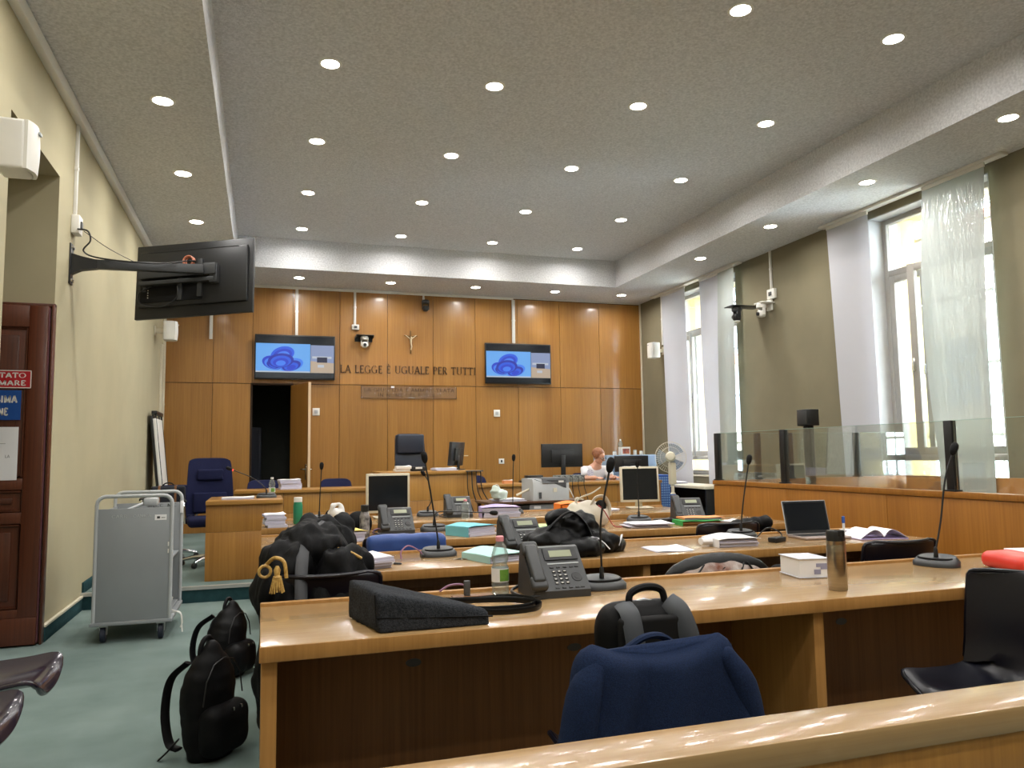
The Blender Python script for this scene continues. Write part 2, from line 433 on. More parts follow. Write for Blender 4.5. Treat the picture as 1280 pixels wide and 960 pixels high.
M['green'] = mat('green_plastic', (34, 128, 92), .4, var=.08)
M['pink'] = mat('pink_cap', (226, 150, 160), .45)
M['lilac'] = mat('lilac_card', (186, 170, 216), .7, var=.05)
M['cyan'] = mat('turquoise_card', (120, 198, 212), .7, var=.05)
M['mint'] = mat('pale_aqua_card', (178, 220, 216), .7, var=.04)
M['orange'] = mat('orange_card', (238, 128, 34), .6, var=.06)
M['red'] = mat('red_plastic_folder', (222, 62, 48), .4, var=.06)
M['lime'] = mat('pale_green_card', (184, 226, 150), .7, var=.04)
M['grass'] = mat('green_card', (52, 160, 76), .6, var=.05)
M['salmon'] = mat('salmon_card', (226, 152, 98), .7, var=.05)
M['yellow'] = mat('yellow_card', (232, 206, 110), .7, var=.05)
M['brown_card'] = mat('brown_folder', (146, 98, 42), .6, var=.08)
M['blue'] = mat('blue_plastic', (40, 78, 150), .45, var=.08)
M['blue_sat'] = mat('blue_jacket_lining', (34, 70, 140), .5, var=.12, scale=12)
M['sign_red'] = mat('red_sign', (176, 26, 38), .4)
M['sign_blue'] = mat('blue_sign', (24, 76, 150), .4)
M['lcd'] = mat('lcd_green', (150, 156, 130), .3)
M['copper'] = mat('copper_cable', (186, 112, 84), .4)
M['pinkcable'] = mat('mauve_cable', (150, 110, 140), .5)
M['bronze'] = mat('bronze', (120, 90, 48), .4, metal=.6)
M['letters'] = mat('dark_bronze_letters', (74, 52, 24), .45, metal=.3)
M['skin'] = mat('skin', (214, 164, 140), .55, var=.06, scale=30)
M['hair'] = mat('auburn_hair', (160, 104, 70), .6, rgb2=(120, 74, 48), scale=90, stretch=(1, 1, .2))
M['tshirt'] = mat('white_cotton', (222, 222, 226), .85, var=.04, bump=.15)
M['table_dark'] = wood('dark_wood_table', (92, 64, 44), (70, 46, 30), 'X', .4)
M['lamp'] = emit('led_disc', (255, 246, 230), 26.0)
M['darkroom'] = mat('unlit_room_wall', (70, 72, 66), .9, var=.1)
# ------------------------------------------------------------------ room shell
XL, XR, YB, YF, ZS, ZU, PZ = -1.5, 6.9, 13.3, -3.0, 4.16, 4.62, 0.14
b = MB(); b.box(-3.4, YF-.2, -.2, 8.0, YB+2.6, 0.0); struct('floor', b, M['carpet'], label='teal grey carpet floor')
b = MB()
b.box(-.4, YF-.2, ZU, 5.78, 12.0, ZU+.2)
b.box(-3.4, YF-.2, ZS, -.4, 12.0, ZU+.2); b.box(5.78, YF-.2, ZS, 7.34, 12.0, ZU+.2); b.box(-3.4, 12.0, ZS, 7.34, YB+2.6, ZU+.2)
struct('ceiling', b, M['ceil'], label='rough grey plaster ceiling with lowered border')
# left wall with the deep passage opening
b = MB(); b.box(-2.25, YF, 0, XL, 5.3, ZS); b.box(-2.25, 6.5, 0, XL, YB, ZS); b.box(-2.25, 5.3, 3.46, XL, 6.5, ZS)
struct('wall_left', b, M['wall'], label='cream plaster wall with deep passage')
b = MB(); b.box(-3.4, 4.6, 0, -3.2, 7.2, ZS); b.box(-3.2, 4.4, 0, -2.25, 4.6, ZS); b.box(-3.2, 7.2, 0, -2.25, 7.4, ZS)
struct('wall_corridor', b, M['wall'])
# wall behind the viewer
b = MB(); b.box(-2.25, YF-.2, 0, 7.34, YF, ZS+.4); struct('wall_front', b, M['wall'])
# right wall with two tall windows
W = [(5.72, 7.36), (10.12, 12.28)]
b = MB(); WZ0, WZ1 = .93, 4.06
ys = [YF, W[0][0], W[0][1], W[1][0], W[1][1], YB+.3]
for a, c in ((0, 1), (2, 3), (4, 5)): b.box(XR, ys[a], 0, 7.34, ys[c], ZS)
for y0, y1 in W:
    b.box(XR, y0, 0, 7.34, y1, WZ0); b.box(XR, y0, WZ1, 7.34, y1, ZS)
struct('wall_right', b, M['wall_r'], label='olive fabric covered wall between the windows')
# painted window reveals
for i_, (y0, y1) in enumerate(W):
    b = MB(); b.box(XR+.002, y0, WZ0+.001, 7.335, y0+.012, WZ1-.001); b.box(XR+.002, y1-.012, WZ0+.001, 7.335, y1, WZ1-.001); b.box(XR+.002, y0+.012, WZ1-.012, 7.335, y1-.012, WZ1)
    struct(f'trim_{8+i_}', b, mat('grey_reveal_paint', (168, 166, 164), .85, var=.05), label='pale grey painted window reveal')
# outer face of the street wall
M['ochre'] = mat('ochre_render', (214, 188, 130), .9, var=.12, scale=6)
b = MB()
for a, c in ((0, 1), (2, 3), (4, 5)): b.box(7.341, ys[a]-(.2 if a == 0 else 0)+(0 if a == 0 else .0), -6, 7.72, ys[c], 8)
for y0, y1 in W: b.box(7.341, y0, -6, 7.72, y1, WZ0-.05); b.box(7.341, y0, WZ1+.05, 7.72, y1, 8)
struct('wall_facade', b, M['ochre'], label='ochre outer face of the street wall')
# back wall: dark backing with separate veneer panels
DX0, DX1, DZ = -.18, .45, 2.51
b = MB(); b.box(-2.25, YB, 0, DX0, YB+.18, ZS); b.box(DX1, YB, 0, 7.34, YB+.18, ZS); b.box(DX0, YB, DZ, DX1, YB+.18, ZS)
wb = struct('wall_back', b, M['gap'], label='golden oak veneer panelled wall behind the bench')
xs = [XL+.004, -.78, DX0, DX1, 1.22, 2.03, 2.83, 3.60, 4.40, 5.22, 6.02, XR-.004]
g = .003
for i in range(len(xs)-1):
    for z0, z1 in ((PZ, 2.515), (2.525, ZS-.03)):
        if abs(xs[i]-DX0) < 1e-6 and z0 < 1: continue
        b = MB(); b.box(xs[i]+g, YB-.022, z0, xs[i+1]-g, YB-.0005, z1, .0015, 1)
        obj('panel', b, M['veneer'], wb)
# dark store room behind the open door
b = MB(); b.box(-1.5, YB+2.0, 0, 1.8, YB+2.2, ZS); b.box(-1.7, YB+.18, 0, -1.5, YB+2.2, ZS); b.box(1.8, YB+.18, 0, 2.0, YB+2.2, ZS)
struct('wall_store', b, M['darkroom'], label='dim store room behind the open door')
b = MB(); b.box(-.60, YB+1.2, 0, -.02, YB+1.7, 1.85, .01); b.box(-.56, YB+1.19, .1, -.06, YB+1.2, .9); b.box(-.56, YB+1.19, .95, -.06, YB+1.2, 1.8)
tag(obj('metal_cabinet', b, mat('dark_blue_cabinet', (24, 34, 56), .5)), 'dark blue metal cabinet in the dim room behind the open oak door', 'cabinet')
# open door leaf in the back wall
ang = math.atan2(-.76, .24)
d2 = bpy.data.objects.new('door_2', None); C.objects.link(d2); d2.location = (DX1, YB-.03, PZ); d2.rotation_euler = (0, 0, ang)
d2['kind'] = 'structure'; d2['label'] = 'oak veneer door standing open below the television'
b = MB(); b.box(0, -.022, .01, .80, .022, DZ-PZ-.02, .002, 1); obj('leaf', b, M['veneer'], d2)
for s in (-1, 1):
    b = MB(); b.tube([(.73, s*.022, .98), (.73, s*.065, .98), (.62, s*.068, .98)], .009, 8); b.box(.705, s*.020, .82, .755, s*.028, 1.06, .003)
    obj('handle', b, M['chrome'], d2)
b = MB(); b.box(.8005, -.02, .02, .803, .02, DZ-PZ-.03); obj('edge_strip', b, mat('pale_edge', (214, 186, 150), .5), d2)
b = MB()
b.box(DX0-.02, YB-.03, PZ, DX0+.01, YB+.1, DZ+.02, .002); b.box(DX1-.01, YB-.026, PZ, DX1+.02, YB+.1, DZ+.02, .002); b.box(DX0, YB-.03, DZ-.01, DX1, YB+.1, DZ+.02, .002)
struct('trim_1', b, M['gap'], label='dark frame round the doorway')
# platform with metal nosing
b = MB(); b.box(XL, 7.76, 0, XR, YB, PZ); struct('floor_platform', b, M['carpet'], label='carpeted platform of the court')
b = MB(); b.box(XL, 7.745, 0, XR, 7.76, PZ-.025); struct('trim_2', b, M['riser'], label='dark carpet riser of the platform')
b = MB(); b.prism([(7.735, PZ-.025), (7.735, PZ+.004), (7.79, PZ+.004), (7.79, PZ), (7.745, PZ), (7.745, PZ-.025)], 'X', XL, XR); struct('trim_3', b, M['alu'], label='aluminium nosing of the platform')
# skirting on the left wall
b = MB(); b.box(XL, 6.5, 0, XL+.02, 7.744, .105, .002); b.box(XL, 7.79, PZ, XL+.02, YB-.03, PZ+.09, .002); struct('baseboard_left', b, M['riser'], label='dark carpet skirting')
b = MB(); b.box(XL, 6.5, .106, XL+.026, 7.734, .125, .002); b.box(XL, 5.0, .106, XL+.026, 5.3, .125, .002); struct('trim_4', b, M['white_old'], label='cream strip on the skirting')
# cornice trunking
b = MB(); b.box(XL, YF, ZS-.10, XL+.06, YB-.03, ZS-.002, .006); struct('trim_5', b, M['white'], label='white cable trunking under the left ceiling')
b = MB(); b.box(XL+.06, YB-.05, ZS-.045, 4.32, YB-.023, ZS-.002, .004); b.box(4.32, YB-.04, ZS-.02, XR, YB-.023, ZS-.002, .003); struct('trim_6', b, M['white'], label='white cable trunking above the panelling')
b = MB(); b.box(XR-.03, YB-.05, PZ, XR, YB-.023, ZS-.02, .004); struct('trim_7', b, M['white_old'], label='pale corner strip')

# windows
def window(n, y0, y1, open_ang, width):
    root = bpy.data.objects.new(f'window_{n}', None); C.objects.link(root); root.location = (7.1, y0, WZ0); root['kind'] = 'structure'
    root['label'] = 'tall grey framed window with transom light and bars outside'
    L_ = y1-y0; H = WZ1-WZ0; F = .07; tz = 2.42
    fr = MB()
    fr.box(0, 0, 0, .08, F, H, .006); fr.box(0, L_-F, 0, .08, L_, H, .006); fr.box(0, F, 0, .08, L_-F, F, .006); fr.box(0, F, H-F, .08, L_-F, H, .006)
    fr.box(0, F, tz, .08, L_-F, tz+.075, .006); fr.box(0, F, .24, .08, L_-F, .31, .006)
    obj('window_frame', fr, M['win_frame'], root)
    mid = L_/2
    def pane(a, b_, z0, z1):
        p = MB(); p.box(.035, a, z0, .041, b_, z1); obj('pane', p, M['window_glass'], root)
    pane(F, L_-F, tz+.075, H-F); pane(F, L_-F, F, .24); 
    # fixed near sash in its opening
    def sash(w, name='sash'):
        s = MB(); h0, h1 = .31, tz; f = .08
        s.box(-.03, 0, h0, .03, f, h1, .006); s.box(-.03, w-f, h0, .03, w, h1, .006); s.box(-.03, f, h0, .03, w-f, h0+f, .006); s.box(-.03, f, h1-f, .03, w-f, h1, .006)
        o = obj(name, s, M['win_frame'], root)
        p = MB(); p.box(-.003, f, h0+f, .003, w-f, h1-f); obj('pane', p, M['window_glass'], o)
        hd = MB(); hd.box(-.045, w-.045, 1.22, -.03, w-.015, 1.36, .004); hd.tube([(-.05, w-.03, 1.31), (-.075, w-.03, 1.31), (-.08, w-.03, 1.20)], .009, 8)
        obj('handle', hd, M['chrome'], o)
        return o
    s1 = sash(width); s1.location = (-.01, F, 0); s1.rotation_euler = (0, 0, open_ang)
    s2 = sash(L_-2*F-width); s2.location = (.03, L_-F, 0); s2.scale = (1, -1, 1)
    # sill
    sl = MB(); sl.box(-.23, -.0, -.03, -.0, L_, .0, .006); obj('window_sill', sl, M['white_old'], root)
    gr = MB()
    k = int(L_/.15)
    for i in range(1, k): gr.tube([(.53, i*L_/k, -.05), (.53, i*L_/k, H+.05)], .011, 6)
    for z in (.5, 1.3, 2.1, 2.9): gr.box(.52, 0, z, .54, L_, z+.035)
    obj('window_grille', gr, mat('grey_iron', (190, 192, 196), .6), root)
    return root
window(1, W[0][0], W[0][1], math.radians(16), .97)
window(2, W[1][0], W[1][1], math.radians(4), 1.45)

# panel curtains on their ceiling rails
def rail(y0, y1, lab):
    t = thing('curtain_rail', lab, 'curtain rail', (6.80, y0, ZS-.03))
    r = MB(); r.box(-.05, 0, -.002, .05, y1-y0, .029, .004); obj('track', r, M['white'], t)
rail(5.45, 8.05, 'white ceiling rail for the panel curtains by the open grey window')
rail(9.85, 12.6, 'white ceiling rail for the panel curtains of the window beside the fan')
def curtain(name, lab, yt0, yt1, yb0, yb1, z0, m, sway=0.0, x=6.80, fold=0.0):
    t = thing(name, lab, 'curtain', (x, yt0, z0), 0, 'panel curtains')
    def f(u, v):
        w = 1-v
        ya = yb0+(yt0-yb0)*v; yc = yb1+(yt1-yb1)*v
        y = ya+(yc-ya)*u
        return Vector((-sway*math.sin(PI*min(1, w*1.1))*(.4+.6*u)+fold*math.sin(u*9+v*2)*w*.5, y-yt0, (ZS-.04-z0)*v))
    c = MB(); c.grid(f, 14, 30, .003, (1, 0, 0)); obj('panel', c, m, t)
    h = MB(); h.box(-.012, 0, ZS-.075-z0, .014, yt1-yt0, ZS-.045-z0+.014, .003); obj('carrier', h, M['white'], t)
    w_ = MB(); w_.box(-.008+.0, min(yb0, yb1)-yt0, -.012, .012, max(yb0, yb1)-yt0, .008, .002); obj('weight_bar', w_, M['white'], t)
curtain('panel_curtain', 'opaque white panel curtain beside the bare olive wall', 7.25, 7.95, 7.23, 7.83, .83, M['curtain'])
curtain('panel_curtain', 'sheer white panel curtain swaying in front of the open grey sash', 5.66, 6.42, 5.78, 6.42, .84, M['curtain_sheer'], .10, 6.78)
curtain('panel_curtain', 'opaque white panel curtain hanging behind the pedestal fan', 11.46, 12.26, 11.38, 12.17, .72, M['curtain'])
curtain('panel_curtain', 'white panel curtain at the near side of the window beside the fan', 10.25, 10.98, 10.35, 10.90, .76, M['curtain'], .02, 6.80)
curtain('panel_curtain', 'narrow sheer panel curtain overlapping next to the camera wall', 9.92, 10.35, 10.02, 10.45, .74, M['curtain_sheer'], .02, 6.74)

# houses across the street
def house(name, lab, x, y0, y1, h, m, roofm):
    t = thing(name, lab, 'building', (x, y0, -6))
    w = MB(); w.box(0, 0, 0, 5, y1-y0, h); obj('wall', w, m, t)
    r = MB(); r.box(-.5, -.2, h, 5.3, y1-y0+.2, h+.25); obj('roof', r, roofm, t)
    n = int((y1-y0)/2.4)
    for i in range(n):
        for z in (2.0, 5.2, 8.4, 11.6):
            if z+2 > h: continue
            yy = (i+.5)*(y1-y0)/n
            f = MB(); f.box(-.06, yy-.62, z-.1, .02, yy+.62, z+1.9, .01); fo = obj('window', f, M['white_old'], t)
            p = MB(); p.box(-.08, yy-.5, z, -.06, yy+.5, z+1.8); obj('pane', p, M['darkglass'], fo)
            for s in (-1, 1):
                q = MB(); q.box(-.09, yy+s*.95-.3, z-.05, -.02, yy+s*.95+.3, z+1.85, .01); obj('shutter', q, M['shutter'], t)
M['darkglass'] = mat('dim_window_glass', (110, 130, 150), .1)
M['shutter'] = mat('grey_green_shutter', (150, 160, 156), .6)
M['hwall'] = mat('pale_render', (226, 216, 200), .9, var=.08, scale=1.0)
M['hwall2'] = mat('cream_render', (228, 220, 206), .9, var=.08, scale=1.0)
M['tiles'] = mat('terracotta_roof', (176, 96, 70), .8, var=.2, scale=9)
house('house', 'pale rendered house with shutters across the street', 17.5, 3.0, 17.0, 13.0, M['hwall'], M['tiles'])
house('house', 'cream rendered house next to the pale one across the street', 16.5, 17.3, 33.0, 10.5, M['hwall2'], M['tiles'])
b = MB(); b.box(7.7, -4, -6.3, 24, 40, -6.0); struct('ground', b, mat('street', (150, 148, 144), .9), label='street far below the windows')

# ------------------------------------------------------------------ downlights
def make_lamp(z, lab, grp):
    t = thing('downlight', lab, 'ceiling light', (0, 0, z), 0, grp)
    r = MB(); r.lathe([(.076, -.004), (.092, -.006), (.098, -.002), (.098, 0), (.076, 0)], 24, cap=False); obj('trim_ring', r, M['white'], t)
    d = MB(); d.lathe([(.0, -.003), (.077, -.003), (.077, -.0005), (0, -.0005)], 24); obj('diffuser', d, M['lamp'], t)
    ld = bpy.data.lights.new('downlight_lamp', 'AREA'); ld.shape = 'DISK'; ld.size = .15; ld.energy = LAMP_W; ld.color = (1, .975, .94); ld.spread = math.radians(165)
    lo = bpy.data.objects.new('lamp_light', ld); C.objects.link(lo); lo.parent = t; lo.location = (0, 0, -.012)
    return t
first = {}
def lamp(x, y, z):
    k = z
    if k not in first:
        o = make_lamp(z, 'round recessed downlight in the raised middle of the ceiling' if z == ZU else 'round recessed downlight in the lowered ceiling border', 'downlights in the raised ceiling' if z == ZU else 'downlights in the ceiling border')
        o.location = (x, y, z); first[k] = o
    else: dup(first[k], (x, y, z))
for y in (-1.95, -.28, 1.39, 3.06, 4.76, 6.44, 8.13, 9.80, 11.42):
    for x in (.50, 1.95, 3.39, 4.83): lamp(x, y, ZU)
for y in (-.2, 1.5, 3.18, 4.86, 6.52, 8.19, 9.86):
    lamp(-.80, y, ZS); lamp(6.14, y, ZS)
for x in (.517, 1.977, 3.43, 4.88, 6.17): lamp(x, 12.59, ZS)

# ------------------------------------------------------------------ brown panelled door leaf folded back in the passage
d1 = bpy.data.objects.new('door_1', None); C.objects.link(d1); d1.location = (-1.515, 6.44, 0); d1['kind'] = 'structure'
d1['label'] = 'dark mahogany panelled door with notices standing open in the passage'
b = MB()
b.box(-.92, -.025, .012, 0, .025, 2.44, .003)
obj('leaf', b, M['door'], d1)
b = MB()
for a in (-.92, -.12): b.box(a, -.045, .20, a+.12, -.024, 2.44, .004)
for z0, z1 in ((.20, .26), (.86, .94), (1.10, 1.18), (2.28, 2.44)): b.box(-.80, -.045, z0, -.12, -.024, z1, .004)
b.box(-.92, -.05, .012, 0, -.024, .20, .004)
obj('stile', b, M['door'], d1)
for z0, z1 in ((.26, .86), (.94, 1.10), (1.18, 2.28)):
    b = MB()
    pts = [(-.79, z0+.012), (-.13, z0+.012), (-.13, z1-.012), (-.79, z1-.012)]
    b.tube([(x, -.03, z) for x, z in pts], .012, 6, closed=True)
    b.box(-.74, -.036, z0+.06, -.18, -.024, z1-.06, .01)
    obj('panel', b, M['door'], d1)
b = MB(); b.box(.001, -.03, .02, .006, .02, 2.43); obj('edge_strip', b, mat('plum_edge', (96, 60, 66), .4), d1)
b = MB(); b.box(.02-.005, -.01, 0, .03, .06, 2.46, .003); b.box(-.95, .02, 2.445, .03, .06, 2.47, .003); obj('door_frame', b, M['door'], d1)
def sheet_sign(name, lab, x0, z0, x1, z1, m, par=None, edge=None):
    t = thing(name, lab, 'sign', (x0, 6.44-.0455, z0))
    q = MB(); q.box(0, -.003, 0, x1-x0, 0, z1-z0, .001, 1); obj('plate', q, m, t)
    if edge:
        e = MB(); w, h = x1-x0, z1-z0
        for a in ((0, 0, w, .006), (0, h-.006, w, h), (0, 0, .006, h), (w-.006, 0, w, h)): e.box(a[0], -.004, a[1], a[2], -.003, a[3])
        obj('border', e, M['white'], t)
    return t
t = sheet_sign('no_smoking_sign', 'red sign with white capitals on the mahogany door', -1.925, 1.83, -1.605, 1.96, M['sign_red'], edge=1)
q = MB(); write(q, 'VIETATO', .02, -.0042, .075, .036, .265, .001, sans=.2); write(q, 'FUMARE', .03, -.0042, .02, .036, .255, .001, sans=.2); obj('lettering', q, M['white'], t)['kind'] = 'stuff'
t = sheet_sign('blue_notice', 'blue notice with white condensed capitals on the mahogany door', -1.93, 1.60, -1.665, 1.815, M['sign_blue'])
q = MB(); write(q, 'ASSIMA', .04, -.0042, .125, .05, .2, .001, sans=.24); write(q, 'ONE', .085, -.0042, .035, .05, .1, .001, sans=.24); obj('lettering', q, M['white'], t)['kind'] = 'stuff'
t = sheet_sign('paper_notice', 'white paper notice taped below the blue one on the mahogany door', -1.92, 1.17, -1.672, 1.55, M['paper'])
q = MB(); q.box(.05, -.0035, .26, .17, -.003, .262); write(q, 'LA', .17, -.004, .16, .02, None, .0008, sans=.1); obj('print', q, M['charcoal'], t)['kind'] = 'stuff'
# ------------------------------------------------------------------ rows of court desks
DESK = {1: (2.40, 3.06), 2: (3.74, 4.41), 3: (5.00, 5.70), 4: (6.36, 7.10)}
TZ = .76
def desk(k, lab, x1=3.86):
    y0, y1 = DESK[k]; d = y1-y0
    t = thing('court_desk', lab, 'desk', (0, y0, 0))
    b = MB(); b.box(0, 0, TZ-.045, x1, d-.03, TZ, .004); obj('desktop', b, M['desk_top'], t)
    b = MB(); b.box(-.001, -.004, TZ-.046, x1+.001, 0.001, TZ-.001, .003); obj('edge_band', b, M['desk_edge'], t)
    b = MB(); b.box(0, d-.03, TZ-.05, x1, d, TZ+.012, .004); obj('rear_lip', b, M['desk_edge'], t)
    for x in (.005, x1-.05, 1.93):
        b = MB(); b.box(x, .03, .0, x+.045, d-.03, TZ-.046, .003); obj('end_panel', b, M['desk_edge'], t)
    for a, c in ((.05, 1.93), (1.975, x1-.05)):
        b = MB(); b.box(a, d-.10, .03, c, d-.075, TZ-.17, .002); obj('modesty_panel', b, M['desk_panel'], t)
        b = MB(); b.box(a, d-.16, TZ-.17, c, d-.06, TZ-.047, .002); obj('apron', b, M['desk_panel'], t)
    for x in (.55, 1.2, 2.5):
        b = MB(); b.lathe([(0, 0), (.03, 0), (.03, .003), (0, .003)], 16, Matrix.Translation((x, d-.1, TZ-.23)) @ Matrix.Rotation(PI/2, 4, 'X') @ Matrix.Diagonal((1, .5, 1, 1))); obj('plug', b, M['dgrey'], t)
    return t
desk(1, 'long oak court desk carrying the felt bag and steel flask')
desk(2, 'long oak court desk carrying the open laptop')
desk(3, 'long oak court desk carrying the white handbag')
desk(4, 'long oak court desk carrying the two ivory monitors')
# cable slot on the first desk
b = MB(); b.box(0, 0, 0, .16, .05, .003, .001); t = thing('cable_slot', 'brown cable slot plate in the desk behind the felt bag', 'cable outlet', (.70, 2.93, TZ)); obj('plate', b, M['desk_panel'], t)
b = MB(); b.box(.045, .015, .003, .07, .03, .06, .004); obj('flap', b, M['dgrey'], t)

# front rail
t = thing('barrier_rail', 'oak barrier with varnished hand rail in front of the chairs', 'barrier', (-.6, .945, 0))
b = MB(); b.box(0, 0, .86, 5.0, .105, .90, .006); obj('hand_rail', b, M['desk_top'], t)
b = MB(); b.box(0, .008, .775, 5.0, .10, .86, .003); obj('rail_apron', b, M['bench'], t)
b = MB(); b.box(0, .0, .755, 5.0, .10, .775, .004); obj('moulding', b, M['desk_edge'], t)
for i in range(5):
    b = MB(); b.box(i*1.0+.002, .02, .0, i*1.0+.998, .09, .755, .002); obj('panel', b, M['bench'], t)

# dock: parapet, posts and glass
DXF, DYE, DZT = 4.40, 6.98, 1.012
t = thing('dock_parapet', 'amber veneer parapet of the glazed dock beside the desks', 'parapet', (DXF, 1.2, 0))
for i in range(5):
    a, c = i*1.156, (i+1)*1.156
    b = MB(); b.box(.005, a+.002, 0, .05, c-.002, DZT-.045, .002); obj('panel', b, M['veneer_dock'], t)
b = MB(); b.box(-.005, 0, DZT-.042, .08, 5.785, DZT, .003); obj('cap', b, M['veneer_dock'], t)
b = MB(); b.box(.08, 5.735, 0, XR-DXF-.002, 5.78, DZT-.002, .002); obj('return_panel', b, M['veneer_dock'], t)
b = MB(); b.box(XR-DXF-.10, 0, 0, XR-DXF-.07, 5.7, DZT+.0, .003); obj('rear_panel', b, M['veneer_dock'], t)
b = MB(); b.box(XR-DXF-.55, 0.1, 0, XR-DXF-.1, 5.6, .45, .01); obj('seat_bench', b, M['veneer_dock'], t)
def post(x, y, z0, z1, lab, w=.045):
    t = thing('glass_post', lab, 'post', (x, y, z0), 0, 'posts of the dock glazing')
    b = MB(); b.box(-w/2, -w/2-.01, 0, w/2, w/2+.01, z1-z0, .004); obj('upright', b, M['black'], t)
    b = MB(); b.box(-w/2-.012, -w/2-.02, 0, w/2+.012, w/2+.02, .012, .003); obj('foot', b, M['black'], t)
PL = 'black clamp post on the dock parapet facing the desks'
YP = [6.93, 5.70+.17, 4.10, 2.3]
for y in YP: post(DXF+.035, y, DZT, 1.49, PL)
for x in (4.93, 5.33, 6.2): post(x, DYE-.02, DZT-.002, 1.49, 'black clamp post on the short return side of the dock')
def pane(x0, y0, x1, y1, lab):
    t = thing('dock_screen', lab, 'glass screen', (x0, y0, DZT+.001), 0, 'dock glass panes')
    b = MB()
    dx, dy = x1-x0, y1-y0
    if dx < dy: b.box(-.004, 0, 0, .004, dy, .475)
    else: b.box(0, -.004, 0, dx, .004, .475)
    obj('sheet', b, M['dock_glass'], t)
    e = MB()
    if dx < dy: e.box(-.0045, 0, .475, .0045, dy, .478)
    else: e.box(0, -.0045, .475, dx, .0045, .478)
    obj('polished_edge', e, mat('green_glass_edge', (150, 176, 164), .2), t)
PG = 'clear glass pane on the dock parapet facing the desks'
for a, c in zip(YP[1:], YP): pane(DXF+.035, a+.034, DXF+.035, c-.034, PG)
pane(DXF+.035, 1.25, DXF+.035, 2.26, PG)
for a, c in ((DXF+.07, 4.90), (4.96, 5.30), (5.36, 6.17), (6.23, 6.86)): pane(a, DYE-.02, c, DYE-.02, 'clear glass pane on the short return side of the dock')
t = thing('dock_speaker', 'black cube loudspeaker on a black pole behind the dock glass', 'loudspeaker', (4.62, 5.76, 0))
b = MB(); b.box(-.032, -.032, 0, .032, .032, 1.52, .004); obj('pole', b, M['black'], t)
b = MB(); b.box(-.09, -.09, 0, .09, .09, .012, .003); obj('base_plate', b, M['black'], t)
b = MB(); b.box(-.06, -.075, 1.52, .06, .075, 1.665, .006); c = obj('cabinet', b, M['black'], t)
b = MB(); b.box(-.064, -.062, 1.533, -.06, .062, 1.652, .002); obj('grille', b, M['charcoal'], c)

# ------------------------------------------------------------------ judges' bench
def bench(name, lab, x0, x1, y, z, dep=.62, npan=3, top_t=.04, base=PZ):
    t = thing(name, lab, 'bench', (x0, y, base)); H = z-base; w = x1-x0
    b = MB(); b.box(0, -.02, H-top_t, w, dep, H, .004); obj('worktop', b, M['bench_top'], t)
    for i in range(npan):
        a, c = i*w/npan, (i+1)*w/npan
        b = MB(); b.box(a+.002, .02, .0, c-.002, .045, H*.60, .001); obj('front_panel', b, M['bench'], t)
        b = MB(); b.box(a+.002, .025, H*.60+.004, c-.002, .05, H-top_t-.001, .001); obj('front_panel', b, M['bench'], t)
    for x in (.0, w-.035):
        b = MB(); b.box(x, .05, 0, x+.035, dep-.02, H-top_t-.001, .002); obj('end_panel', b, M['bench'], t)
    return t
bench('judges_bench', 'long low oak bench with two blue chairs behind it', -.33, 1.445, 10.30, .90)
bench('judges_bench', 'long low oak bench carrying the black monitor and computer', 2.79, 5.62, 10.30, .90, npan=4)
t = bench('presiding_bench', 'raised central oak bench below the crucifix', 1.45, 2.75, 10.10, 1.10, .8, 2)
b = MB(); b.box(1.28, -.02, .92, 1.36, .3, .96, .004); obj('worktop_return', b, M['bench_top'], t)
t = bench('prosecutor_desk', 'oak side desk with a bent microphone at the platform edge', -.51, .20, 8.02, .90, .86, 1)

# ------------------------------------------------------------------ seats
def shell_surface(w=.46, flare=.02):
    # side profile (y forward negative is towards the sitter's knees): from seat front over the seat up the back
    prof = bez([(0, -.24, -.035), (0, -.215, .0), (0, -.10, -.012), (0, .06, -.02), (0, .16, .0), (0, .205, .09), (0, .225, .22), (0, .25, .36), (0, .262, .385)], 4)
    n = len(prof)-1
    def f(u, v):
        p = prof[int(round(v*n))]
        s = 2*u-1
        # rounded plan at both ends
        endv = min(v/.16, (1-v)/.14, 1.0); hw = w/2*(.74+.26*math.sin(endv*PI/2))
        lip = .03*abs(s)**4
        if p.z > .05: return Vector((s*hw, p.y-.05*s*s-lip*.4, p.z))
        return Vector((s*hw, p.y, p.z+.018*s*s+lip))
    m = MB(); m.grid(f, 14, n, .0); return m, f, n
def make_shell_chair(m_shell, label, group, legs=True, seat_z=.45):
    t = thing('shell_chair', label, 'chair', (0, 0, 0), 0, group)
    m, f, n = shell_surface()
    me = bpy.data.meshes.new('seat_shell'); bmesh.ops.recalc_face_normals(m.bm, faces=m.bm.faces); bmesh.ops.solidify(m.bm, geom=m.bm.faces[:], thickness=.012); m.bm.to_mesh(me); m.bm.free()
    o = link('seat_shell', me, m_shell, t, 60, (0, 0, seat_z))
    rim = MB()
    pts = [f(u/14, 0) for u in range(15)]+[f(1, v/n) for v in range(1, n+1)]+[f(1-u/14, 1) for u in range(1, 15)]+[f(0, 1-v/n) for v in range(1, n)]
    rim.tube(pts, .009, 8, closed=True); obj('rim', rim, m_shell, o)
    for sx in (-1, 1):
        for y0, y1 in ((-.16, -.23), (.14, .22)):
            l = MB(); l.tube([(sx*.17, y0, seat_z-.035), (sx*.20, (y0+y1)/2, seat_z*.5), (sx*.225, y1, .0)], .011, 8); obj('leg', l, M['black'], t)
    c = MB(); c.box(-.18, -.17, seat_z-.05, .18, .15, seat_z-.034, .004); obj('seat_frame', c, M['black'], t)
    return t
